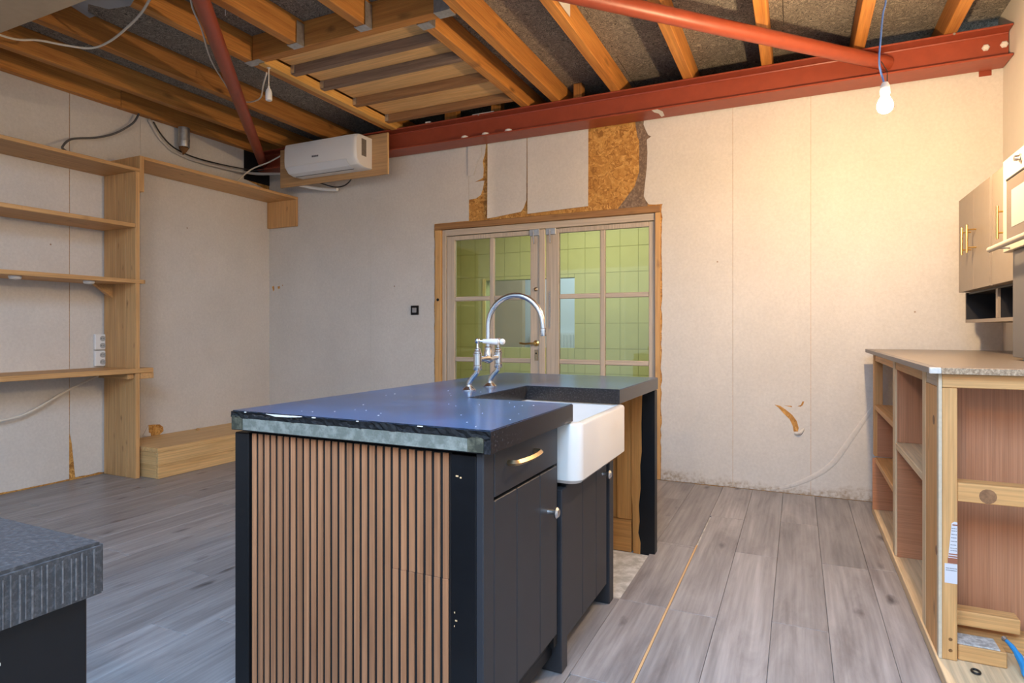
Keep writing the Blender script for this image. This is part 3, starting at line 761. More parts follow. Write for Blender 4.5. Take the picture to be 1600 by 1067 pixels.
rd = thing('radiator', 'white ribbed radiator in the far room seen through the glazed door', 'radiator', (-3.1, 8.1, 0.5))
box('panel', M_WHITE, rd, -3.54, -2.4, 8.13, 8.18, 0.5, 1.10)
for i in range(23): box('fin', M_WHITE, rd, -3.52 + i * 0.049, -3.495 + i * 0.049, 8.11, 8.129, 0.52, 1.08)

# ------------------------------------------------------------------ wall-mounted small things
sw = thing('light_switch', 'small black framed light switch on back wall left of the door', 'switch', (-3.195, YP, 1.33))
box('frame', M_BLACK, sw, -3.238, -3.152, YP - 0.012, YP, 1.287, 1.372, 0.004)
box('rocker', plain('rocker_grey', (0.30, 0.30, 0.30), 0.4), sw, -3.218, -3.172, YP - 0.018, YP - 0.0125, 1.307, 1.352, 0.003)
def socket(zc, lb):
    s = thing('wall_socket', lb, 'socket', (XP, 2.975, zc), 'double sockets by the shelf upright')
    box('plate', M_WHITE, s, XP, XP + 0.028, 2.930, 3.018, zc - 0.062, zc + 0.062, 0.005)
    for dz in (-0.028, 0.028):
        ob('socket_ring', lathe(new(), (XP + 0.028, 2.985, zc + dz), [(0.021, 0.0), (0.021, 0.004), (0.018, 0.004), (0.017, 0.0005)], 16, (1, 0, 0)), plain('socket_grey', (0.42, 0.42, 0.40), 0.5), s)
        for dy in (-0.008, 0.008): ob('pin_hole', lathe(new(), (XP + 0.0285, 2.985 + dy, zc + dz), [(0.003, 0), (0.003, 0.001)], 8, (1, 0, 0)), M_VOID, s)
socket(1.052, 'upper of two white double sockets beside the pine shelf upright')
socket(0.922, 'lower white double socket resting just above the pine desk shelf')

# ------------------------------------------------------------------ pine shelves on the left wall
PX = -4.62
PY = pine('Y'); PZ = pine('Z'); PXm = pine('X')
su = thing('shelving_unit', 'tall pine shelving with four long shelves on the left wall', 'shelf', (-4.83, 2.3, 0))
box('upright', PZ, su, XP + 0.012, -4.865, 3.005, 3.038, 0.0, 2.374, 0.002)
box('upright', PZ, su, -4.863, -4.742, 3.005, 3.038, 0.0, 2.374, 0.002)
box('upright', PZ, su, -4.740, PX, 3.005, 3.038, 0.0, 2.374, 0.002)
for z, ye, t in ((2.402, 3.038, 0.027), (1.968, 3.003, 0.030), (1.538, 3.078, 0.030), (0.850, 3.142, 0.036)):
    if z == 1.538 or z < 1:
        box('shelf', PY, su, XP + 0.006, PX + 0.002, 0.9, 3.003, z - t, z, 0.003)
        box('shelf_end', PY, su, PX - 0.10, PX + 0.003, 3.0391, ye, z - t, z, 0.003)
        if z < 1: box('shelf_nose', PY, su, PX + 0.0025, PX + 0.012, 0.9, ye, z - t, z, 0.003)
        else: box('shelf_nose', PY, su, PX + 0.0025, PX + 0.006, 0.9, ye, z - t, z, 0.001)
    else:
        box('shelf', PY, su, XP + 0.006, PX, 0.9, ye, z - t, z, 0.003)
box('upright', PZ, su, XP + 0.012, PX, 0.9, 0.933, 0.0, 2.37, 0.002)
box('cleat', PXm, su, XP + 0.02, PX + 0.012, 3.0391, 3.143, 0.768, 0.812, 0.002)
box('cleat', PXm, su, XP + 0.02, PX - 0.02, 2.955, 3.003, 0.77, 0.813, 0.002)
ob('bracket', prism(new(), [(2.86, 1.507), (3.004, 1.507), (3.004, 1.40)], 'YZ', -4.94, -4.90), pine('X'), su)
for y_, lb in ((2.25, 'white puck light under the third pine shelf, further from upright'), (2.715, 'white puck light under the third pine shelf, close to upright')):
    o = ob('puck_light', lathe(new(), (-4.71, y_, 1.5075), [(0.036, 0), (0.036, 0.012), (0.030, 0.020), (0.002, 0.024)], 18, (0, 0, -1)), M_WHITE); tag(o, lb, 'light', 'puck lights under the shelf')

ws = thing('wall_shelf', 'high pine box shelf running from the upright to the back corner', 'shelf', (-4.82, 3.87, 2.2))
box('board', PY, ws, XP + 0.006, PX - 0.001, 3.075, 4.690, 2.478, 2.503, 0.002)
for a, b_ in ((XP + 0.006, -4.83), (-4.829, -4.66), (-4.659, PX - 0.002)):
    box('end_board', PZ, ws, a, b_, 4.660, 4.690, 2.206, 2.477, 0.002)
box('end_board', PZ, ws, XP + 0.014, PX, 3.0395, 3.074, 2.225, 2.503, 0.002)
bb_ = thing('bench_box', 'low pine box seat along the left wall beside the upright', 'bench', (-4.74, 3.9, 0))
BPY = boxpine('Y')
box('top_board', BPY, bb_, XP + 0.004, -4.443, 3.062, 4.690, 0.202, 0.237, 0.002)
box('front_board', BPY, bb_, -4.471, -4.446, 3.066, 4.690, 0.104, 0.2015, 0.002)
box('front_board', BPY, bb_, -4.471, -4.446, 3.066, 4.690, 0.001, 0.103, 0.002)
box('end_board', boxpine('X'), bb_, XP + 0.004, -4.473, 3.068, 3.092, 0.104, 0.2015, 0.002)
box('end_board', boxpine('X'), bb_, XP + 0.004, -4.473, 3.068, 3.092, 0.001, 0.103, 0.002)
tag(ob('wood_scrap', lathe(new(), (-4.93, 3.78, 0.238), [(0.016, 0), (0.018, 0.008), (0.010, 0.016), (0.002, 0.018)], 8), pine('X')), 'small brown crumb lying on the low pine box seat', 'scrap')

# cables
def cable(name, pts, r, mat, label, n=8, seg=8):
    return tag(ob(name, tube(new(), spline(pts, n), r, seg), mat), label, 'cable')
cable('cable', [(-4.66, 2.53, 2.410), (-4.80, 2.587, 2.47), (-4.96, 2.739, 2.59), (-4.97, 2.924, 2.655), (-4.97, 3.072, 2.735), (-4.96, 3.202, 2.852), (-4.955, 3.251, 2.945)], 0.008, M_CABLEG, 'dark grey cable drooping from the joist onto the top pine shelf')
cable('conduit', [(-5.01, 3.378, 2.94), (-5.01, 3.385, 2.926), (-5.01, 3.46, 2.822), (-5.01, 3.566, 2.745), (-5.01, 3.671, 2.716), (-5.00, 3.832, 2.699), (-4.98, 4.107, 2.702), (-4.90, 4.38, 2.705), (-4.70, 4.47, 2.70), (-4.40, 4.46, 2.66)], 0.014, M_CONDUIT, 'grey conduit curving along the left wall to the air conditioner')
cable('cable', [(-5.017, 3.42, 2.94), (-5.017, 3.48, 2.86), (-5.017, 3.566, 2.790), (-5.017, 3.671, 2.752), (-5.0, 3.832, 2.728), (-4.96, 4.107, 2.725), (-4.88, 4.35, 2.728), (-4.80, 4.42, 2.74)], 0.006, M_CABLEK, 'thin black cable tied on top of the grey conduit')
cable('cable', [(-4.965, 2.20, 0.51), (-4.97, 2.29, 0.523), (-4.97, 2.405, 0.540), (-4.97, 2.525, 0.590), (-4.97, 2.694, 0.684), (-4.97, 2.90, 0.775), (-4.97, 2.935, 0.790)], 0.009, M_CABLEW, 'cream cable sagging under the pine desk shelf at left')
cable('cable', [(-4.05, 1.745, 2.80), (-4.10, 1.95, 2.83), (-4.083, 2.07, 2.87), (-4.03, 2.19, 2.88), (-3.955, 2.29, 2.89), (-3.79, 2.30, 2.90), (-3.502, 2.233, 2.90), (-3.276, 2.167, 2.905), (-3.10, 2.106, 2.93), (-2.98, 2.06, 2.945)], 0.0065, M_CABLEW, 'cream cable looping below the joists at the top left')
cable('cable', [(-2.80, 2.10, 2.89), (-2.95, 2.23, 2.885), (-3.104, 2.404, 2.88), (-3.40, 2.70, 2.88), (-3.66, 3.02, 2.89), (-3.80, 3.22, 2.89), (-3.82, 3.34, 2.89), (-3.64, 3.31, 2.88), (-3.42, 3.14, 2.88), (-3.30, 3.06, 2.915)], 0.0055, M_CABLEW, 'cream cable running along the left red brace to the empty socket')
cable('cable', [(-4.86, 4.10, 2.515), (-4.86, 4.14, 2.56), (-4.86, 4.25, 2.67), (-4.84, 4.33, 2.74), (-4.72, 4.40, 2.80), (-4.60, 4.44, 2.86)], 0.007, M_CABLEW, 'cream cable rising from the corner pine shelf to the beam')
es = thing('lamp_socket', 'empty white lamp socket dangling from the left joist', 'lamp', (-3.27, 3.05, 2.72))
ob('cord', tube(new(), [(-3.27, 3.05, 2.938), (-3.27, 3.05, 2.81)], 0.004, 6), M_CABLEW, es)
ob('holder', lathe(new(), (-3.27, 3.05, 2.715), [(0.019, 0), (0.022, 0.004), (0.022, 0.055), (0.016, 0.075), (0.008, 0.085), (0.006, 0.10)], 14), M_WHITE, es)
ob('hook', lathe(new(), (-3.27, 3.05, 2.938), [(0.014, 0), (0.014, 0.006), (0.006, -0.012)][:2], 8), M_WHITE, es)
dp = thing('vent_pipe', 'short rusty metal pipe end poking down below the joist on the left wall', 'pipe', (-4.955, 3.652, 2.74))
ob('pipe', lathe(new(), (-4.948, 3.655, 2.775), [(0.046, 0), (0.047, 0.006), (0.047, 0.055), (0.050, 0.056), (0.050, 0.066), (0.047, 0.067), (0.047, 0.172)], 18), M_STEEL, dp)
bm = new()
random.seed(11)
lathe(bm, (-4.950, 3.655, 2.715), [(0.006, 0), (0.018, 0.018), (0.034, 0.035), (0.045, 0.062)], 10)
for v in bm.verts: v.co += Vector((random.uniform(-.006, .006), random.uniform(-.006, .006), random.uniform(-.01, .01)))
ob('debris', bm, M_RUST, dp)

# ------------------------------------------------------------------ air conditioner on its board
mb = tag(box('mounting_board', boardtan('X'), None, -4.585, -3.305, 4.418, 4.436, 2.536, 2.905, 0.001), 'tan wooden board fixed to the beam behind the air conditioner', 'board')
box('edge_strip', boxpine('Z'), mb, -3.305, -3.297, 4.418, 4.436, 2.536, 2.905)
ac = thing('air_conditioner', 'white wall air conditioner on a tan board at the beam', 'air conditioner', (-3.88, 4.417, 2.58))
ax0, ax1 = -4.30, -3.47
prof = [(4.416, 2.590), (4.30, 2.585), (4.235, 2.600), (4.190, 2.650), (4.185, 2.70), (4.187, 2.82), (4.200, 2.855), (4.24, 2.872), (4.416, 2.875)]
def rounded_body(poly, xa, xb, inset=0.03):
    bm = new(); cy = 4.40; cz = 2.73
    steps = [(xa, 0.955), (xa + 0.006, 0.985), (xa + 0.02, 1.0), (xb - 0.05, 1.0), (xb - 0.022, 0.985), (xb - 0.008, 0.955), (xb, 0.90)]
    rings = []
    for x, s in steps:
        rings.append([bm.verts.new((x, cy + (p[0] - cy) * s if p[0] < cy else p[0], cz + (p[1] - cz) * (0.5 + 0.5 * s))) for p in poly])
    n = len(poly)
    for a, b_ in zip(rings, rings[1:]):
        for i in range(n): bm.faces.new((a[i], a[(i + 1) % n], b_[(i + 1) % n], b_[i]))
    bm.faces.new(rings[0]); bm.faces.new(rings[-1][::-1])
    bmesh.ops.recalc_face_normals(bm, faces=bm.faces[:])
    return bm
ob('body', rounded_body(prof, ax0, ax1), M_WHITE, ac)
# louvre flap below and its seam
ob('flap', prism(new(), [(4.188, 2.646), (4.232, 2.597), (4.29, 2.583), (4.292, 2.579), (4.229, 2.592), (4.184, 2.644)], 'YZ', ax0 + 0.035, ax1 - 0.10), plain('flap_white', (0.70, 0.72, 0.74), 0.4), ac)
ob('seam', prism(new(), [(4.2865, 2.5835), (4.2925, 2.5835), (4.2925, 2.5765), (4.2865, 2.5765)], 'YZ', ax0 + 0.05, ax1 - 0.10), M_CABLEG, ac)
# display / intake on the right end
box('side_grille', plain('grille_grey', (0.17, 0.155, 0.135), 0.6, 0, 0.5, 0.4, 120), ac, ax1 - 0.004, ax1 + 0.002, 4.272, 4.335, 2.685, 2.835)
lg = new(); x = -3.96
for w in (0.014, 0.006, 0.008, 0.007, 0.008, 0.006, 0.008):
    B(lg, x, x + w, 4.1835, 4.186, 2.702, 2.717); x += w + 0.003
ob('logo_mark', lg, M_INK, ac)
ob('drain_pipe', tube(new(), spline([(-4.46, 4.452, 2.58), (-4.40, 4.53, 2.565), (-4.30, 4.59, 2.545), (-4.166, 4.60, 2.52), (-4.07, 4.60, 2.508), (-4.03, 4.60, 2.505)], 8), 0.016, 10), M_WHITE, ac)
ob('power_cable', tube(new(), spline([(-4.28, 4.443, 2.60), (-4.20, 4.56, 2.575), (-4.08, 4.62, 2.54), (-3.95, 4.62, 2.545), (-3.82, 4.56, 2.59), (-3.78, 4.443, 2.62)], 8), 0.006, 8), M_CABLEK, ac)

# ------------------------------------------------------------------ lit bulb on a blue cord
BXc, BYc, BZc = 0.347, 3.10, 2.131
MATS_BULB = emit('bulb_glow', (1.0, 0.69, 0.39), 2900.0)
MATS_BULB2 = emit('bulb_glow_rear', (1.0, 0.64, 0.33), 1750.0)
pl = thing('pendant_bulb', 'lit bare bulb on a blue cord in front of the red beam', 'lamp', (BXc, BYc, 2.30))
ob('bulb', lathe(new(), (BXc, BYc, BZc), [(0.001, -0.034), (0.015, -0.031), (0.026, -0.022), (0.031, -0.008), (0.031, 0.004), (0.026, 0.020), (0.018, 0.034), (0.014, 0.045)], 16), MATS_BULB, pl)
ob('bulb_holder', lathe(new(), (BXc, BYc, BZc), [(0.016, 0.0455), (0.019, 0.050), (0.019, 0.085), (0.012, 0.10)], 12), M_WHITE, pl)
ob('cord', tube(new(), spline([(BXc - 0.004, BYc, BZc + 0.10), (BXc - 0.022, BYc, BZc + 0.19), (BXc - 0.016, BYc, BZc + 0.30), (BXc - 0.008, BYc, BZc + 0.40), (BXc + 0.003, BYc, BZc + 0.46), (BXc - 0.008, BYc, BZc + 0.54), (BXc + 0.002, BYc, BZc + 0.62), (BXc, BYc, ZT)], 5), 0.0042, 6), M_BLUEC, pl)
ob('cord', tube(new(), [(BXc + 0.008, BYc, BZc + 0.10), (BXc + 0.008, BYc, BZc + 0.15), (BXc - 0.015, BYc, BZc + 0.195)], 0.002, 6), M_CABLEK, pl)

pb = thing('pendant_bulb', 'second bare warm bulb hanging in the bay behind the viewer', 'lamp', (-0.6, -1.0, 2.30))
ob('bulb', lathe(new(), (-0.6, -1.0, 2.35), [(0.001, -0.034), (0.015, -0.031), (0.026, -0.022), (0.031, -0.008), (0.031, 0.004), (0.026, 0.020), (0.018, 0.034), (0.014, 0.045)], 16), MATS_BULB2, pb)
ob('bulb_holder', lathe(new(), (-0.6, -1.0, 2.35), [(0.016, 0.0455), (0.019, 0.050), (0.019, 0.085), (0.012, 0.10)], 12), M_WHITE, pb)
ob('cord', tube(new(), [(-0.6, -1.0, 2.45), (-0.6, -1.0, 3.09)], 0.0042, 6), M_BLUEC, pb)

# ------------------------------------------------------------------ kitchen island
IX0, IX1 = -1.595, -0.715
isl = thing('kitchen_island', 'black kitchen island with vertical wooden slats on its end', 'kitchen island', (-1.14, 2.2, 0))
YI = 1.372
box('carcass', M_BLACK, isl, IX0 + 0.02, -0.745, 1.392, 1.90, 0.10, 0.838)
box('carcass', M_BLACK, isl, IX0 + 0.02, -0.745, 1.901, 2.52, 0.10, 0.60)
box('backing_panel', M_VOID, isl, -1.535, -0.815, 1.366, 1.391, 0.004, 0.830)
box('corner_post', M_BLACK, isl, IX0, -1.536, 1.352, 1.44, 0.001, 0.830, 0.003)
cp = box('corner_post', M_BLACK, isl, -0.812, -0.737, 1.352, 1.395, 0.001, 0.829, 0.002)
box('corner_post', M_SLATE, isl, -0.7365, IX1, 1.352, 1.412, 0.001, 0.838, 0.003)
SM = slatwood('Z')
npitch = 0.02655
slat_me = None
random.seed(5)
for i in range(27):
    x = -1.530 + i * npitch
    broken = i >= 20
    if not broken:
        box('slat', SM, isl, x, x + 0.0175, 1.3605, 1.3655, 0.004, 0.829, 0.0008)
    else:
        box('slat', SM, isl, x, x + 0.0175, 1.3605, 1.3655, 0.500, 0.829 - 0.002 * (i % 2), 0.0008)
        box('slat', SM, isl, x - 0.001, x + 0.0165, 1.3610, 1.3655, 0.004, 0.4988, 0.0008)
# paint chips on the post
for x, z, w in ((-0.795, 0.772, 0.008), (-0.783, 0.769, 0.005), (-0.80, 0.42, 0.003), (-0.80, 0.385, 0.002), (-0.797, 0.40, 0.006)):
    box('paint_chip', M_COREW, cp, x, x + w, 1.3512, 1.3522, z, z + 0.004)
# drawer and doors on the sink side
def face_board(par, mat, ya, yb, za, zb, x1=IX1): return box('board', mat, par, x1 - 0.022, x1, ya, yb, za, zb, 0.002)
dr = box('drawer_front', M_SLATE, isl, IX1 - 0.022, IX1 + 0.001, 1.4135, 1.868, 0.712, 0.836, 0.002)
bm = new(); tube(bm, spline([(IX1 + 0.001, 1.492, 0.788), (IX1 + 0.024, 1.494, 0.788), (IX1 + 0.034, 1.535, 0.788), (IX1 + 0.037, 1.582, 0.788), (IX1 + 0.034, 1.63, 0.788), (IX1 + 0.024, 1.670, 0.788), (IX1 + 0.001, 1.672, 0.788)], 3), 0.008, 4)
ob('handle', bm, M_OLDBRASS, dr)
cd = bpy.data.objects.new('cabinet_door', None); COL.objects.link(cd); cd.parent = isl; cd.location = Vector((IX1, 1.63, 0.16)) - isl.location
for a, b_ in ((1.4135, 1.5535), (1.5565, 1.7235), (1.7265, 1.868)): face_board(cd, M_SLATE, a, b_, 0.150, 0.703)
def knob(par, y_, z): ob('knob', lathe(new(), (IX1, y_, z), [(0.009, 0), (0.007, 0.012), (0.008, 0.020), (0.017, 0.024), (0.018, 0.030), (0.012, 0.036), (0.002, 0.037)], 16, (1, 0, 0)), M_CHROME, par)
knob(cd, 1.792, 0.573)
box('gap_strip', M_VOID, isl, IX1 - 0.03, IX1 - 0.012, 1.8685, 1.902, 0.10, 0.838)
leg1 = box('leg', M_SLATE, isl, IX1 - 0.10, IX1 + 0.004, 1.903, 1.958, 0.001, 0.615, 0.003)
cd2 = bpy.data.objects.new('cabinet_door', None); COL.objects.link(cd2); cd2.parent = isl; cd2.location = Vector((IX1, 2.2, 0.1)) - isl.location
for a, b_ in ((1.959, 2.131), (2.134, 2.297), (2.300, 2.440)): face_board(cd2, M_SLATE, a, b_, 0.098, 0.618)
knob(cd2, 2.385, 0.566)
box('gap_strip', M_VOID, isl, IX1 - 0.03, IX1 - 0.012, 2.4405, 2.472, 0.10, 0.60)
box('leg', M_SLATE, isl, IX1 - 0.10, IX1 + 0.004, 2.473, 2.532, 0.001, 0.625, 0.003)
box('stretcher', M_BLACK, isl, IX1 - 0.07, IX1 - 0.03, 1.41, 1.90, 0.06, 0.0995)
box('stretcher', M_BLACK, isl, IX1 - 0.07, IX1 - 0.03, 1.96, 2.47, 0.06, 0.0995)
# far end panel, raw orange wood inside with a black painted edge
box('end_panel', rawwood('Z'), isl, IX0 + 0.03, -0.745, 3.150, 3.168, -0.009, 0.838)
box('end_board', rawwood('Z'), isl, -0.86, -0.782, 3.128, 3.149, 0.16, 0.836, 0.002)
box('end_board', rawwood('X'), isl, -1.2, -0.782, 3.122, 3.149, -0.009, 0.158, 0.003)
bm = prism(new(), [(-0.781, 0.838), (-0.781, 0.30), (-0.775, 0.24), (-0.770, -0.009), (-0.735, -0.009), (-0.733, 0.05), (-0.745, 0.10), (-0.738, 0.16), (-0.742, 0.24), (-0.733, 0.33), (-0.735, 0.45), (-0.727, 0.52), (-0.729, 0.66), (-0.724, 0.838)], 'XZ', 3.120, 3.149)
ob('end_post', bm, rawwood('Z'), isl)
bm = prism(new(), [(-0.7235, 0.838), (-0.7285, 0.66), (-0.7265, 0.52), (-0.7345, 0.45), (-0.7325, 0.33), (-0.7415, 0.24), (-0.7375, 0.16), (-0.7445, 0.10), (-0.7325, 0.05), (-0.7345, -0.009), (-0.660, -0.009), (-0.660, 0.838)], 'XZ', 3.120, 3.149)
ob('end_post', bm, M_BLACK, isl)
box('end_post', M_BLACK, isl, -0.744, -0.660, 3.1495, 3.178, -0.009, 0.838, 0.002)
box('back_panel', rawwood('Z'), isl, IX0 + 0.03, IX0 + 0.05, 2.53, 3.149, -0.009, 0.838)

# worktop with the sink cut-out
iw = thing('island_worktop', 'thick black stone worktop with a sink cut-out and broken front edge', 'worktop', (-1.13, 2.27, 0.84))
WY0, WY1 = 1.338, 3.198
bm = prism(new(), [(-1.592, WY0), (-0.687, WY0), (-0.687, 1.946), (-1.095, 1.946), (-1.095, 2.487), (-0.672, 2.487), (-0.660, WY1), (-1.548, WY1)], 'XY', 0.840, 0.900)
es_ = [e for e in bm.edges if abs(e.verts[0].co.z - 0.9) < 1e-4 and abs(e.verts[1].co.z - 0.9) < 1e-4]
bmesh.ops.bevel(bm, geom=es_, offset=0.0025, segments=2, affect='EDGES')
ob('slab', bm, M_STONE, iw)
box('core_strip', M_CORE, iw, -1.540, -0.752, WY0 - 0.003, WY0 + 0.001, 0.843, 0.878)
box('core_strip', M_OLIVE, iw, -1.588, -1.5405, WY0 - 0.003, WY0 + 0.001, 0.843, 0.884)
box('core_strip', M_OLIVE, iw, -0.7515, -0.706, WY0 - 0.003, WY0 + 0.001, 0.843, 0.882)
bm = new(); random.seed(21)
n = 70; top = []; bot = []
for i in range(n + 1):
    x = -1.592 + (0.905) * i / n
    top.append((x, 0.8985 + random.uniform(-0.002, 0.0005))); bot.append((x, 0.8785 + random.uniform(-0.002, 0.003)))
va = [bm.verts.new((x, WY0 - 0.0035 + random.uniform(-.002, .002), z)) for x, z in top]
vm = [bm.verts.new((x, WY0 - 0.001 + random.uniform(-.005, .004), (z + 0.879) / 2 + random.uniform(-.003, .003))) for x, z in top]
vb = [bm.verts.new((x, WY0 - 0.0035 + random.uniform(-.002, .002), z)) for x, z in bot]
for i in range(n):
    bm.faces.new((va[i], va[i + 1], vm[i + 1], vm[i])); bm.faces.new((vm[i], vm[i + 1], vb[i + 1], vb[i]))
bmesh.ops.solidify(bm, geom=bm.faces[:], thickness=-0.002)
ob('broken_edge', bm, plain('broken_stone', (0.018, 0.018, 0.019), 0.75, 0, 0.5, 0.6, 60, 0.6, 60), iw, smooth=False)
bm = prism(new(), [(-1.44, 0.8975), (-1.30, 0.8985), (-1.30, 0.8965), (-1.35, 0.893), (-1.40, 0.892)], 'XZ', WY0 - 0.0075, WY0 - 0.003)
ob('pale_chip', bm, M_FILL, iw)
for x, w in ((-1.530, 0.006), (-1.26, 0.012), (-1.10, 0.006), (-0.90, 0.016)): box('pale_chip', M_FILL, iw, x, x + w, WY0 - 0.0065, WY0 - 0.003, 0.8965, 0.8988)
bm = new(); random.seed(4)
for i in range(34):
    x = random.uniform(-1.45, -0.72); y_ = random.uniform(1.36, 2.2)
    if x > -1.12 and y_ > 1.92: continue
    s = random.uniform(0.0008, 0.0022); B(bm, x - s, x + s, y_ - s * 1.4, y_ + s * 1.4, 0.9001, 0.9007)
o = ob('dust_specks', bm, M_FILL, iw); o['kind'] = 'stuff'

# butler sink
def rr(x0, x1, y0, y1, r, z, bm, n=6):
    vs_ = []
    for cx, cy, a0 in ((x1 - r, y1 - r, 0), (x0 + r, y1 - r, 90), (x0 + r, y0 + r, 180), (x1 - r, y0 + r, 270)):
        for k in range(n + 1):
            a = math.radians(a0 + 90 * k / n); vs_.append(bm.verts.new((cx + r * math.cos(a), cy + r * math.sin(a), z)))
    return vs_
bm = new()
sx0, sx1, sy0, sy1 = -1.125, -0.652, 1.915, 2.528
loops = [rr(sx0 + .012, sx1 - .012, sy0 + .012, sy1 - .012, 0.04, 0.632, bm), rr(sx0, sx1, sy0, sy1, 0.045, 0.645, bm), rr(sx0, sx1, sy0, sy1, 0.045, 0.826, bm), rr(sx0 + .003, sx1 - .003, sy0 + .003, sy1 - .003, 0.043, 0.833, bm), rr(sx0 + .010, sx1 - .010, sy0 + .010, sy1 - .010, 0.04, 0.8365, bm),
         rr(sx0 + .024, sx1 - .024, sy0 + .024, sy1 - .024, 0.038, 0.8365, bm), rr(sx0 + .032, sx1 - .032, sy0 + .032, sy1 - .032, 0.036, 0.828, bm), rr(sx0 + .036, sx1 - .036, sy0 + .036, sy1 - .036, 0.05, 0.69, bm), rr(sx0 + .06, sx1 - .06, sy0 + .06, sy1 - .06, 0.05, 0.668, bm)]
for a, b_ in zip(loops, loops[1:]):
    for i in range(len(a)): bm.faces.new((a[i], a[(i + 1) % len(a)], b_[(i + 1) % len(a)], b_[i]))
bm.faces.new(loops[0][::-1]); bm.faces.new(loops[-1])
bmesh.ops.recalc_face_normals(bm, faces=bm.faces[:])
sk = thing('butler_sink', 'white ceramic butler sink set into the black island worktop', 'sink', (-0.89, 2.22, 0.632))
ob('basin', bm, M_CERAMIC, sk)
ob('drain', lathe(new(), (-0.89, 2.22, 0.669), [(0.045, 0), (0.045, 0.003), (0.03, 0.002)], 18), M_CHROME, sk)

# bridge faucet
fa = thing('bridge_faucet', 'brushed metal bridge faucet with white levers on the island', 'faucet', (-1.19, 2.28, 0.90))
FX = -1.182
for yb in (2.185, 2.374):
    ob('base_flange', lathe(new(), (-1.222, yb, 0.9005), [(0.029, 0), (0.029, 0.004), (0.020, 0.012), (0.013, 0.017), (0.012, 0.022)], 18), M_CHROME, fa)
    ob('leg_pipe', tube(new(), spline([(-1.222, yb, 0.921), (-1.220, yb, 0.934), (-1.205, yb, 0.955), (-1.190, yb, 0.970), (FX, yb, 0.986), (FX, yb, 1.002)], 4), 0.0105, 12), M_CHROME, fa)
    ob('pillar', lathe(new(), (FX, yb, 0.985), [(0.017, 0), (0.018, 0.003), (0.018, 0.018), (0.0165, 0.02), (0.0165, 0.062), (0.019, 0.063), (0.019, 0.067), (0.015, 0.070), (0.015, 0.076), (0.012, 0.080), (0.012, 0.086), (0.007, 0.090), (0.0055, 0.10), (0.0055, 0.112)], 18), M_CHROME, fa)
    ob('ball', lathe(new(), (FX, yb, 1.104), [(0.001, -0.012), (0.008, -0.0095), (0.0115, -0.004), (0.012, 0), (0.0115, 0.004), (0.008, 0.0095), (0.001, 0.012)], 14), M_CHROME, fa)
    dv = Vector((1.0, 0.22, -0.04)) if yb < 2.3 else Vector((0.62, -0.78, -0.06))
    dv.normalize(); o0 = Vector((FX, yb, 1.104))
    lv = ob('lever', tube(new(), [o0 + dv * 0.011, o0 + dv * 0.022], 0.006, 10), M_CHROME, fa)
    ob('porcelain_grip', lathe(new(), o0 + dv * 0.022, [(0.008, 0), (0.009, 0.004), (0.013, 0.055), (0.013, 0.062), (0.008, 0.068), (0.003, 0.070)], 14, dv), M_CERAMIC, lv)
ob('bridge', tube(new(), [(FX, 2.202, 1.030), (FX, 2.235, 1.030), (FX, 2.262, 1.028), (FX, 2.28, 1.027), (FX, 2.298, 1.028), (FX, 2.325, 1.030), (FX, 2.358, 1.030)], [0.011, 0.012, 0.017, 0.020, 0.017, 0.012, 0.011], 14), M_CHROME, fa)
ob('spout_collar', lathe(new(), (FX, 2.28, 1.035), [(0.019, 0), (0.019, 0.02), (0.016, 0.028), (0.016, 0.040), (0.012, 0.044)], 18), M_CHROME, fa)
pts = [(FX, 2.28, 1.07), (FX, 2.28, 1.12), (FX, 2.28, 1.168)]
R_ = 0.124
for k in range(1, 17):
    a = math.pi - math.pi * k / 16 * 0.985; pts.append((FX + R_ + R_ * math.cos(a), 2.28, 1.168 + R_ * math.sin(a)))
pts.append((FX + 2 * R_ + 0.002, 2.28, 1.155))
ob('spout', tube(new(), pts, 0.0115, 14), M_CHROME, fa)
ob('spout_tip', lathe(new(), (FX + 2 * R_ + 0.002, 2.28, 1.124), [(0.012, 0), (0.0125, 0.002), (0.0125, 0.018), (0.014, 0.019), (0.014, 0.030), (0.012, 0.032)], 16), M_CHROME, fa)

# ------------------------------------------------------------------ near left counter
nc = thing('counter_cabinet', 'black painted cabinet under the near stone slab, lower left corner', 'cabinet', (-1.4, 0.1, 0))
box('carcass', M_BLACK, nc, -2.0, -0.775, -0.9, 0.412, 0.08, 0.838)
box('side_panel', M_BLACK, nc, -0.7745, -0.752, -0.9, 0.432, 0.001, 0.838, 0.002)
box('back_panel', M_BLACK, nc, -2.0, -0.775, 0.4125, 0.432, 0.001, 0.838, 0.002)
for y_, z in ((0.340, 0.800), (0.342, 0.775), (0.346, 0.76)): box('paint_chip', M_FILL, nc, -0.7518, -0.7512, y_, y_ + 0.006, z, z + 0.003)
sw_ = thing('stone_slab', 'dark grooved stone worktop jutting in at the lower left corner', 'worktop', (-1.4, 0.1, 0.84))
bm = prism(new(), [(-2.02, -0.92), (-0.742, -0.92), (-0.742, 0.446), (-2.02, 0.446)], 'XY', 0.840, 0.900)
bmesh.ops.bevel(bm, geom=[e for e in bm.edges if max(v.co.z for v in e.verts) > 0.89 or abs(e.verts[0].co.z - e.verts[1].co.z) > 0.01], offset=0.004, segments=2, affect='EDGES')
ob('slab', bm, M_STONE2, sw_)
bm = new(); y_ = 0.434; random.seed(9)
while y_ > -0.2:
    w = random.uniform(0.0008, 0.0020); za = 0.840
    B(bm, -0.7422, -0.7410, y_ - w, y_, za + random.uniform(0, 0.006), 0.8945 - random.uniform(0, 0.006)); y_ -= random.uniform(0.0045, 0.009)
o = ob('saw_ridges', bm, plain('saw_ridge', (0.105, 0.10, 0.10), 0.8, 0, 0.3, 0.5, 160), sw_); o['kind'] = 'stuff'

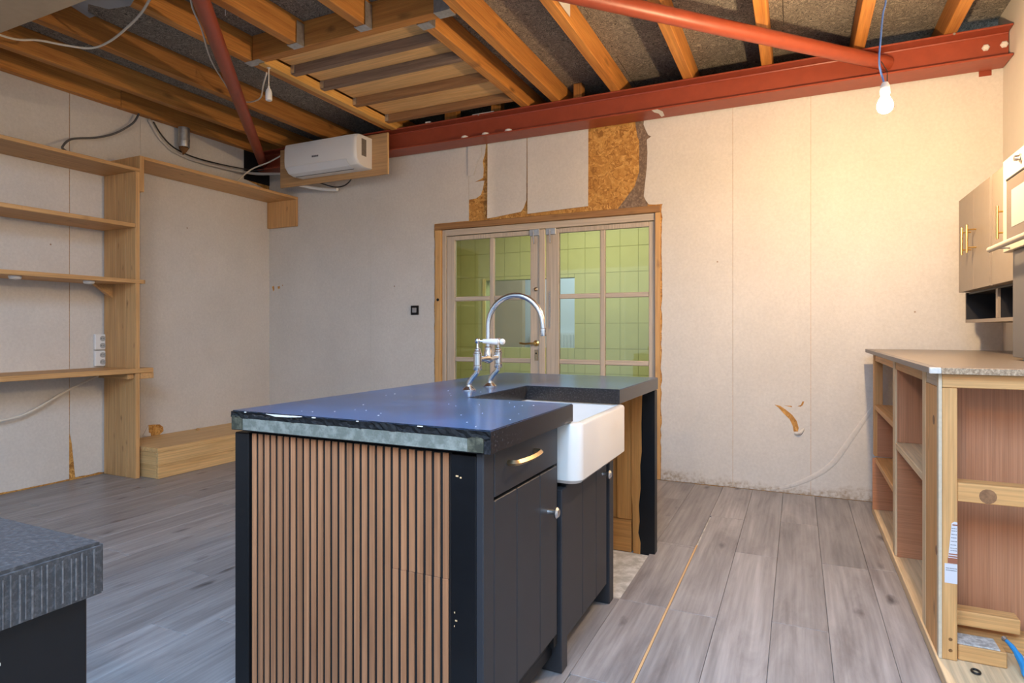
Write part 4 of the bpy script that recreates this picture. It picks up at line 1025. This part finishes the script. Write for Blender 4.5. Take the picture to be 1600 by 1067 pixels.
# ------------------------------------------------------------------ pine counter frame on the right
PPZ = palepine('Z'); PPY = palepine('Y'); PPX = palepine('X'); BPZ = brownpanel('Z'); BPYh = brownpanel('X')
bf = thing('kitchen_counter', 'open pine and brown panel counter frame along the right wall', 'counter', (0.75, 3.4, 0))
KX, KY0, KY1 = 0.430, 2.46, 4.42
XE = 1.140
base = box('base_board', paleply('Y'), bf, KX - 0.006, XE, 2.20, KY1, 0.002, 0.045, 0.002)
# front (towards the room) posts and dividers
box('post', palepine('Z'), bf, KX + 0.010, KX + 0.052, KY0, KY0 + 0.045, 0.046, 0.955, 0.002)
lbp = [c for c in bf.children if c.name.startswith('post')][0]
box('edge_strip', plain('pale_edge', (0.64, 0.53, 0.38), 0.8, 0, 0.3, 0.1, 60), bf, KX, KX + 0.0095, KY0 + 0.002, KY0 + 0.03, 0.046, 1.002)
box('post', palepine('Z'), bf, KX + 0.006, KX + 0.03, KY0 + 0.031, 2.690, 0.046, 0.955, 0.002)
kp = box('post_board', palepine('Z'), bf, KX + 0.0005, KX + 0.0055, KY0 + 0.031, 2.690, 0.046, 0.955, 0.001)
for y_, z in ((2.545, 0.835), (2.50, 0.395)):
    ob('knot', lathe(new(), (KX + 0.0006, y_, z), [(0.017, 0), (0.016, 0.0006), (0.009, 0.0009), (0.002, 0.0009)], 12, (-1, 0, 0)), plain('knot_brown', (0.28, 0.135, 0.06), 0.6, 0, 0.4, 0.35, 60), kp)
box('post', paleply('Z'), bf, KX, KX + 0.05, 2.691, 2.758, 0.046, 0.998, 0.002)
box('divider_panel', BPZ, bf, KX + 0.0505, XE, 2.694, 2.706, 0.046, 0.998)
box('post', paleply('Z'), bf, KX, KX + 0.045, 3.482, 3.548, 0.046, 0.998, 0.002)
box('divider_panel', BPZ, bf, KX + 0.010, XE, 3.470, 3.4815, 0.603, 0.998)
box('divider_panel', BPYh, bf, KX + 0.010, XE, 3.470, 3.4815, 0.046, 0.570)
box('post', palepine('Z'), bf, KX, KX + 0.045, 4.345, 4.42, 0.37, 0.998, 0.002)
box('end_panel', BPYh, bf, KX + 0.015, XE, 4.335, 4.3445, 0.37, 0.655)
box('end_panel', BPYh, bf, KX - 0.012, XE, 4.325, 4.334, 0.046, 0.36)
# rails
box('top_rail', palepine('Y'), bf, KX + 0.004, KX + 0.03, 2.759, 3.481, 0.957, 0.998, 0.001)
box('top_rail', palepine('Y'), bf, KX + 0.004, KX + 0.03, 3.549, 4.344, 0.957, 0.998, 0.001)
box('top_rail', greypine('Y'), bf, KX + 0.003, KX + 0.03, KY0 + 0.031, 2.690, 0.956, 0.998, 0.001)
box('top_rail', PPX, bf, KX + 0.010, XE, KY0, KY0 + 0.045, 0.956, 1.002, 0.002)
mr_ = box('middle_rail', PPX, bf, KX + 0.053, XE, KY0 + 0.004, KY0 + 0.075, 0.578, 0.640, 0.002)
ob('knot', lathe(new(), (0.565, KY0 + 0.0042, 0.603), [(0.024, 0), (0.024, 0.0008), (0.014, 0.0012), (0.002, 0.0012)], 14, (0, -1, 0)), plain('knot_brown', (0.28, 0.135, 0.06), 0.6, 0, 0.4, 0.35, 60), mr_)
lr_ = box('lower_rail', PPX, bf, KX + 0.055, 0.675, 2.560, 2.62, 0.128, 0.178, 0.002)
box('lower_rail', palepine('X'), bf, KX + 0.055, XE, 2.60, 2.66, 0.046, 0.105, 0.002)
# shelves
box('shelf', paleply('Y'), bf, KX + 0.002, XE, 2.759, 3.469, 0.572, 0.602, 0.002)
box('shelf', PPY, bf, KX + 0.002, KX + 0.30, 3.549, 4.344, 0.658, 0.688, 0.002)
box('shelf', PPY, bf, KX + 0.002, KX + 0.45, 3.549, 4.334, 0.335, 0.366, 0.002)
# printed paper label stuck on the post
ob('label', prism(new(), [(0.4465, 0.303), (0.4815, 0.303), (0.4815, 0.368), (0.4465, 0.368)], 'XZ', KY0 - 0.0012, KY0), M_PAPERLAB, lbp)
ob('label', prism(new(), [(0.455, 0.369), (0.4815, 0.369), (0.4815, 0.508), (0.474, 0.510), (0.466, 0.504)], 'XZ', KY0 - 0.0012, KY0), M_PAPERLAB, lbp)
ir = new()
for xa, xb, z0_, z1_ in ((0.455, 0.4815, 0.370, 0.388), (0.457, 0.4815, 0.391, 0.395), (0.458, 0.4815, 0.399, 0.403), (0.468, 0.4815, 0.497, 0.501)): B(ir, xa, xb, KY0 - 0.0018, KY0 - 0.0013, z0_, z1_)
ob('printing', ir, M_INKR, lbp)['kind'] = 'stuff'
ik = new(); random.seed(2)
for z in (0.352, 0.345, 0.412, 0.420, 0.431, 0.443, 0.455, 0.466, 0.478, 0.486):
    x = 0.450 if z < 0.36 else 0.462 + (z - 0.41) * 0.05
    while x < 0.479:
        w = random.uniform(0.001, 0.003); B(ik, x, min(x + w, 0.480), KY0 - 0.0018, KY0 - 0.0013, z, z + 0.0022); x += w + 0.0009
ob('printing', ik, M_INK, lbp)['kind'] = 'stuff'
for z in (0.115, 0.078): ob('screw', lathe(new(), (0.463, KY0, z), [(0.006, 0), (0.005, 0.001)], 8, (0, -1, 0)), M_RUST, lbp)

rw = thing('laminate_worktop', 'grey brown laminate worktop with raw chipboard edge on the pine frame', 'worktop', (0.77, 3.4, 1.003))
box('top', M_TOPLAM, rw, 0.428, 1.148, 2.452, 4.56, 1.003, 1.024)
box('edge_band', M_EDGE, rw, 0.400, 0.4275, 2.452, 4.56, 1.003, 1.024, 0.001)
box('raw_edge', M_CHIP, rw, 0.434, 1.148, 2.432, 2.4515, 1.003, 1.0235)
box('filler_corner', M_FILL, rw, 0.400, 0.4335, 2.432, 2.4515, 1.003, 1.0235, 0.002)

# loose items at the foot of the frame
tag(box('timber_offcut', palepine('X'), None, 0.486, 0.618, 2.472, 2.556, 0.046, 0.098, 0.003), 'pale pine offcut lying at the foot of the post', 'wood block')
tag(box('plaster_board_scrap', speck('dusty_board', (0.36, 0.33, 0.30), (0.62, 0.59, 0.55), 0.9, 0.4, 50), None, 0.484, 0.60, 2.474, 2.554, 0.0985, 0.104, 0.001), 'dusty grey scrap lying on top of the pine offcut', 'board')
bm = new()
tm = [(0.520 + 0.011 * math.cos(a), 2.405 + 0.015 * math.sin(a), 0.0495) for a in [k * math.pi / 9 for k in range(19)]]
tube(bm, tm, 0.0035, 8)
tag(ob('rubber_ring', bm, M_CABLEK), 'small black rubber ring on the plywood base near the post', 'ring')
tl = thing('pliers', 'blue handled pliers beside the pine offcut at lower right', 'tool', (0.66, 2.50, 0.046))
ob('handle', tube(new(), spline([(0.634, 2.545, 0.108), (0.644, 2.52, 0.100), (0.654, 2.49, 0.082), (0.656, 2.45, 0.066), (0.648, 2.42, 0.058)], 4), [0.006] * 3 + [0.008] * 4 + [0.011] * 7 + [0.010, 0.007, 0.004], 8), M_BLUE, tl)
ob('handle', tube(new(), spline([(0.680, 2.52, 0.058), (0.675, 2.47, 0.058), (0.665, 2.43, 0.058), (0.655, 2.40, 0.057)], 4), 0.009, 8), M_BLUE, tl)
ob('jaw', tube(new(), [(0.633, 2.546, 0.108), (0.630, 2.556, 0.110), (0.629, 2.566, 0.110)], [0.006, 0.009, 0.004], 8), M_STEEL, tl)

# ------------------------------------------------------------------ taupe wall cabinets, open box, oven tower
CX = 0.853
def cabinet(y0, y1, doors, label, ys):
    c = thing('wall_cabinet', label, 'cabinet', (1.0, (y0 + y1) / 2, 1.366))
    box('carcass', M_TAUPE, c, CX + 0.02, XR - 0.001, y0, y1, 1.366, 1.900)
    for a, b_, hy in doors:
        d = box('door', M_TAUPE, c, CX, CX + 0.0195, a, b_, 1.366, 1.900, 0.001)
        bm = new(); tube(bm, [(CX - 0.040, hy, 1.558), (CX - 0.040, hy, 1.706)], 0.0055, 10)
        for z in (1.585, 1.680): tube(bm, [(CX, hy, z), (CX - 0.040, hy, z)], 0.004, 8)
        ob('handle', bm, M_BRASS, d)
    return c
cabinet(3.690, 4.320, ((3.691, 3.996, 3.942), (3.999, 4.320, 4.052)), 'taupe double door wall cabinet with gold bar handles', 0)
cabinet(3.20, 3.650, ((3.20, 3.650, 3.400),), 'taupe single door wall cabinet with gold handle beside the oven', 0)
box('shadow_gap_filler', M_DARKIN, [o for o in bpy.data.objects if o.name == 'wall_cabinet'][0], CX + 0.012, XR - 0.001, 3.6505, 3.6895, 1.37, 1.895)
nb = thing('open_shelf_box', 'dark open box shelf under the taupe wall cabinets', 'shelf', (1.0, 3.8, 1.19))
NX = 0.895
box('bottom_board', M_TAUPE, nb, NX, XR - 0.001, 3.30, 4.36, 1.190, 1.208)
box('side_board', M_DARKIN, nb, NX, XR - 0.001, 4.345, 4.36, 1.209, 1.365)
box('side_board', M_TAUPE, nb, NX - 0.001, NX + 0.02, 4.3605, 4.366, 1.190, 1.365)
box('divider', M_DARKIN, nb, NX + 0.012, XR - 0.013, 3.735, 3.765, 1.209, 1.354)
box('divider_edge', M_TAUPE, nb, NX, NX + 0.0115, 3.733, 3.767, 1.209, 1.354)
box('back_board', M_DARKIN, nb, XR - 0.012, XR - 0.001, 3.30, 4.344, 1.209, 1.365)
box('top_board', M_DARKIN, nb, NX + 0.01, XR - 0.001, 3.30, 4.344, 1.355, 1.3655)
ot = thing('oven_housing', 'dark grey cabinet column standing on the laminate worktop', 'cabinet', (0.98, 2.9, 1.025))
box('carcass', M_GREYUNIT, ot, 0.815, XR - 0.002, 2.62, 3.190, 1.036, 1.478, 0.002)
for y_ in (2.70, 3.14): ob('foot', lathe(new(), (0.85, y_, 1.0242), [(0.014, 0), (0.014, 0.008), (0.008, 0.0115)], 10), M_WHITE, ot)
ov = thing('oven', 'cream framed built-in oven with a round bar handle at right edge', 'oven', (0.98, 2.9, 1.479))
OX = 0.800
bm = new(); B(bm, OX, XR - 0.002, 2.62, 3.262, 1.479, 1.872, 0.003)
ob('body', bm, M_CREAM, ov)
box('door_glass', M_OVENGL, ov, OX - 0.006, OX - 0.0005, 2.68, 3.190, 1.520, 1.772, 0.002)
box('glass_edge', M_DARKIN, ov, OX - 0.007, OX - 0.0005, 2.68, 3.194, 1.7725, 1.780)
box('inner_window', M_OVENLT, ov, OX - 0.0075, OX - 0.0062, 2.74, 3.120, 1.57, 1.722)
bm = new(); tube(bm, [(OX - 0.050, 3.245, 1.494), (OX - 0.050, 2.70, 1.494)], 0.012, 14)
for y_ in (3.17, 2.75): tube(bm, [(OX, y_, 1.494), (OX - 0.050, y_, 1.494)], 0.007, 8)
ob('handle', bm, M_CREAM, ov)
for y_ in (3.03, 2.90): ob('knob', lathe(new(), (OX, y_, 1.83), [(0.018, 0), (0.018, 0.004), (0.012, 0.006), (0.011, 0.022), (0.004, 0.024)], 14, (-1, 0, 0)), M_CHROME, ov)
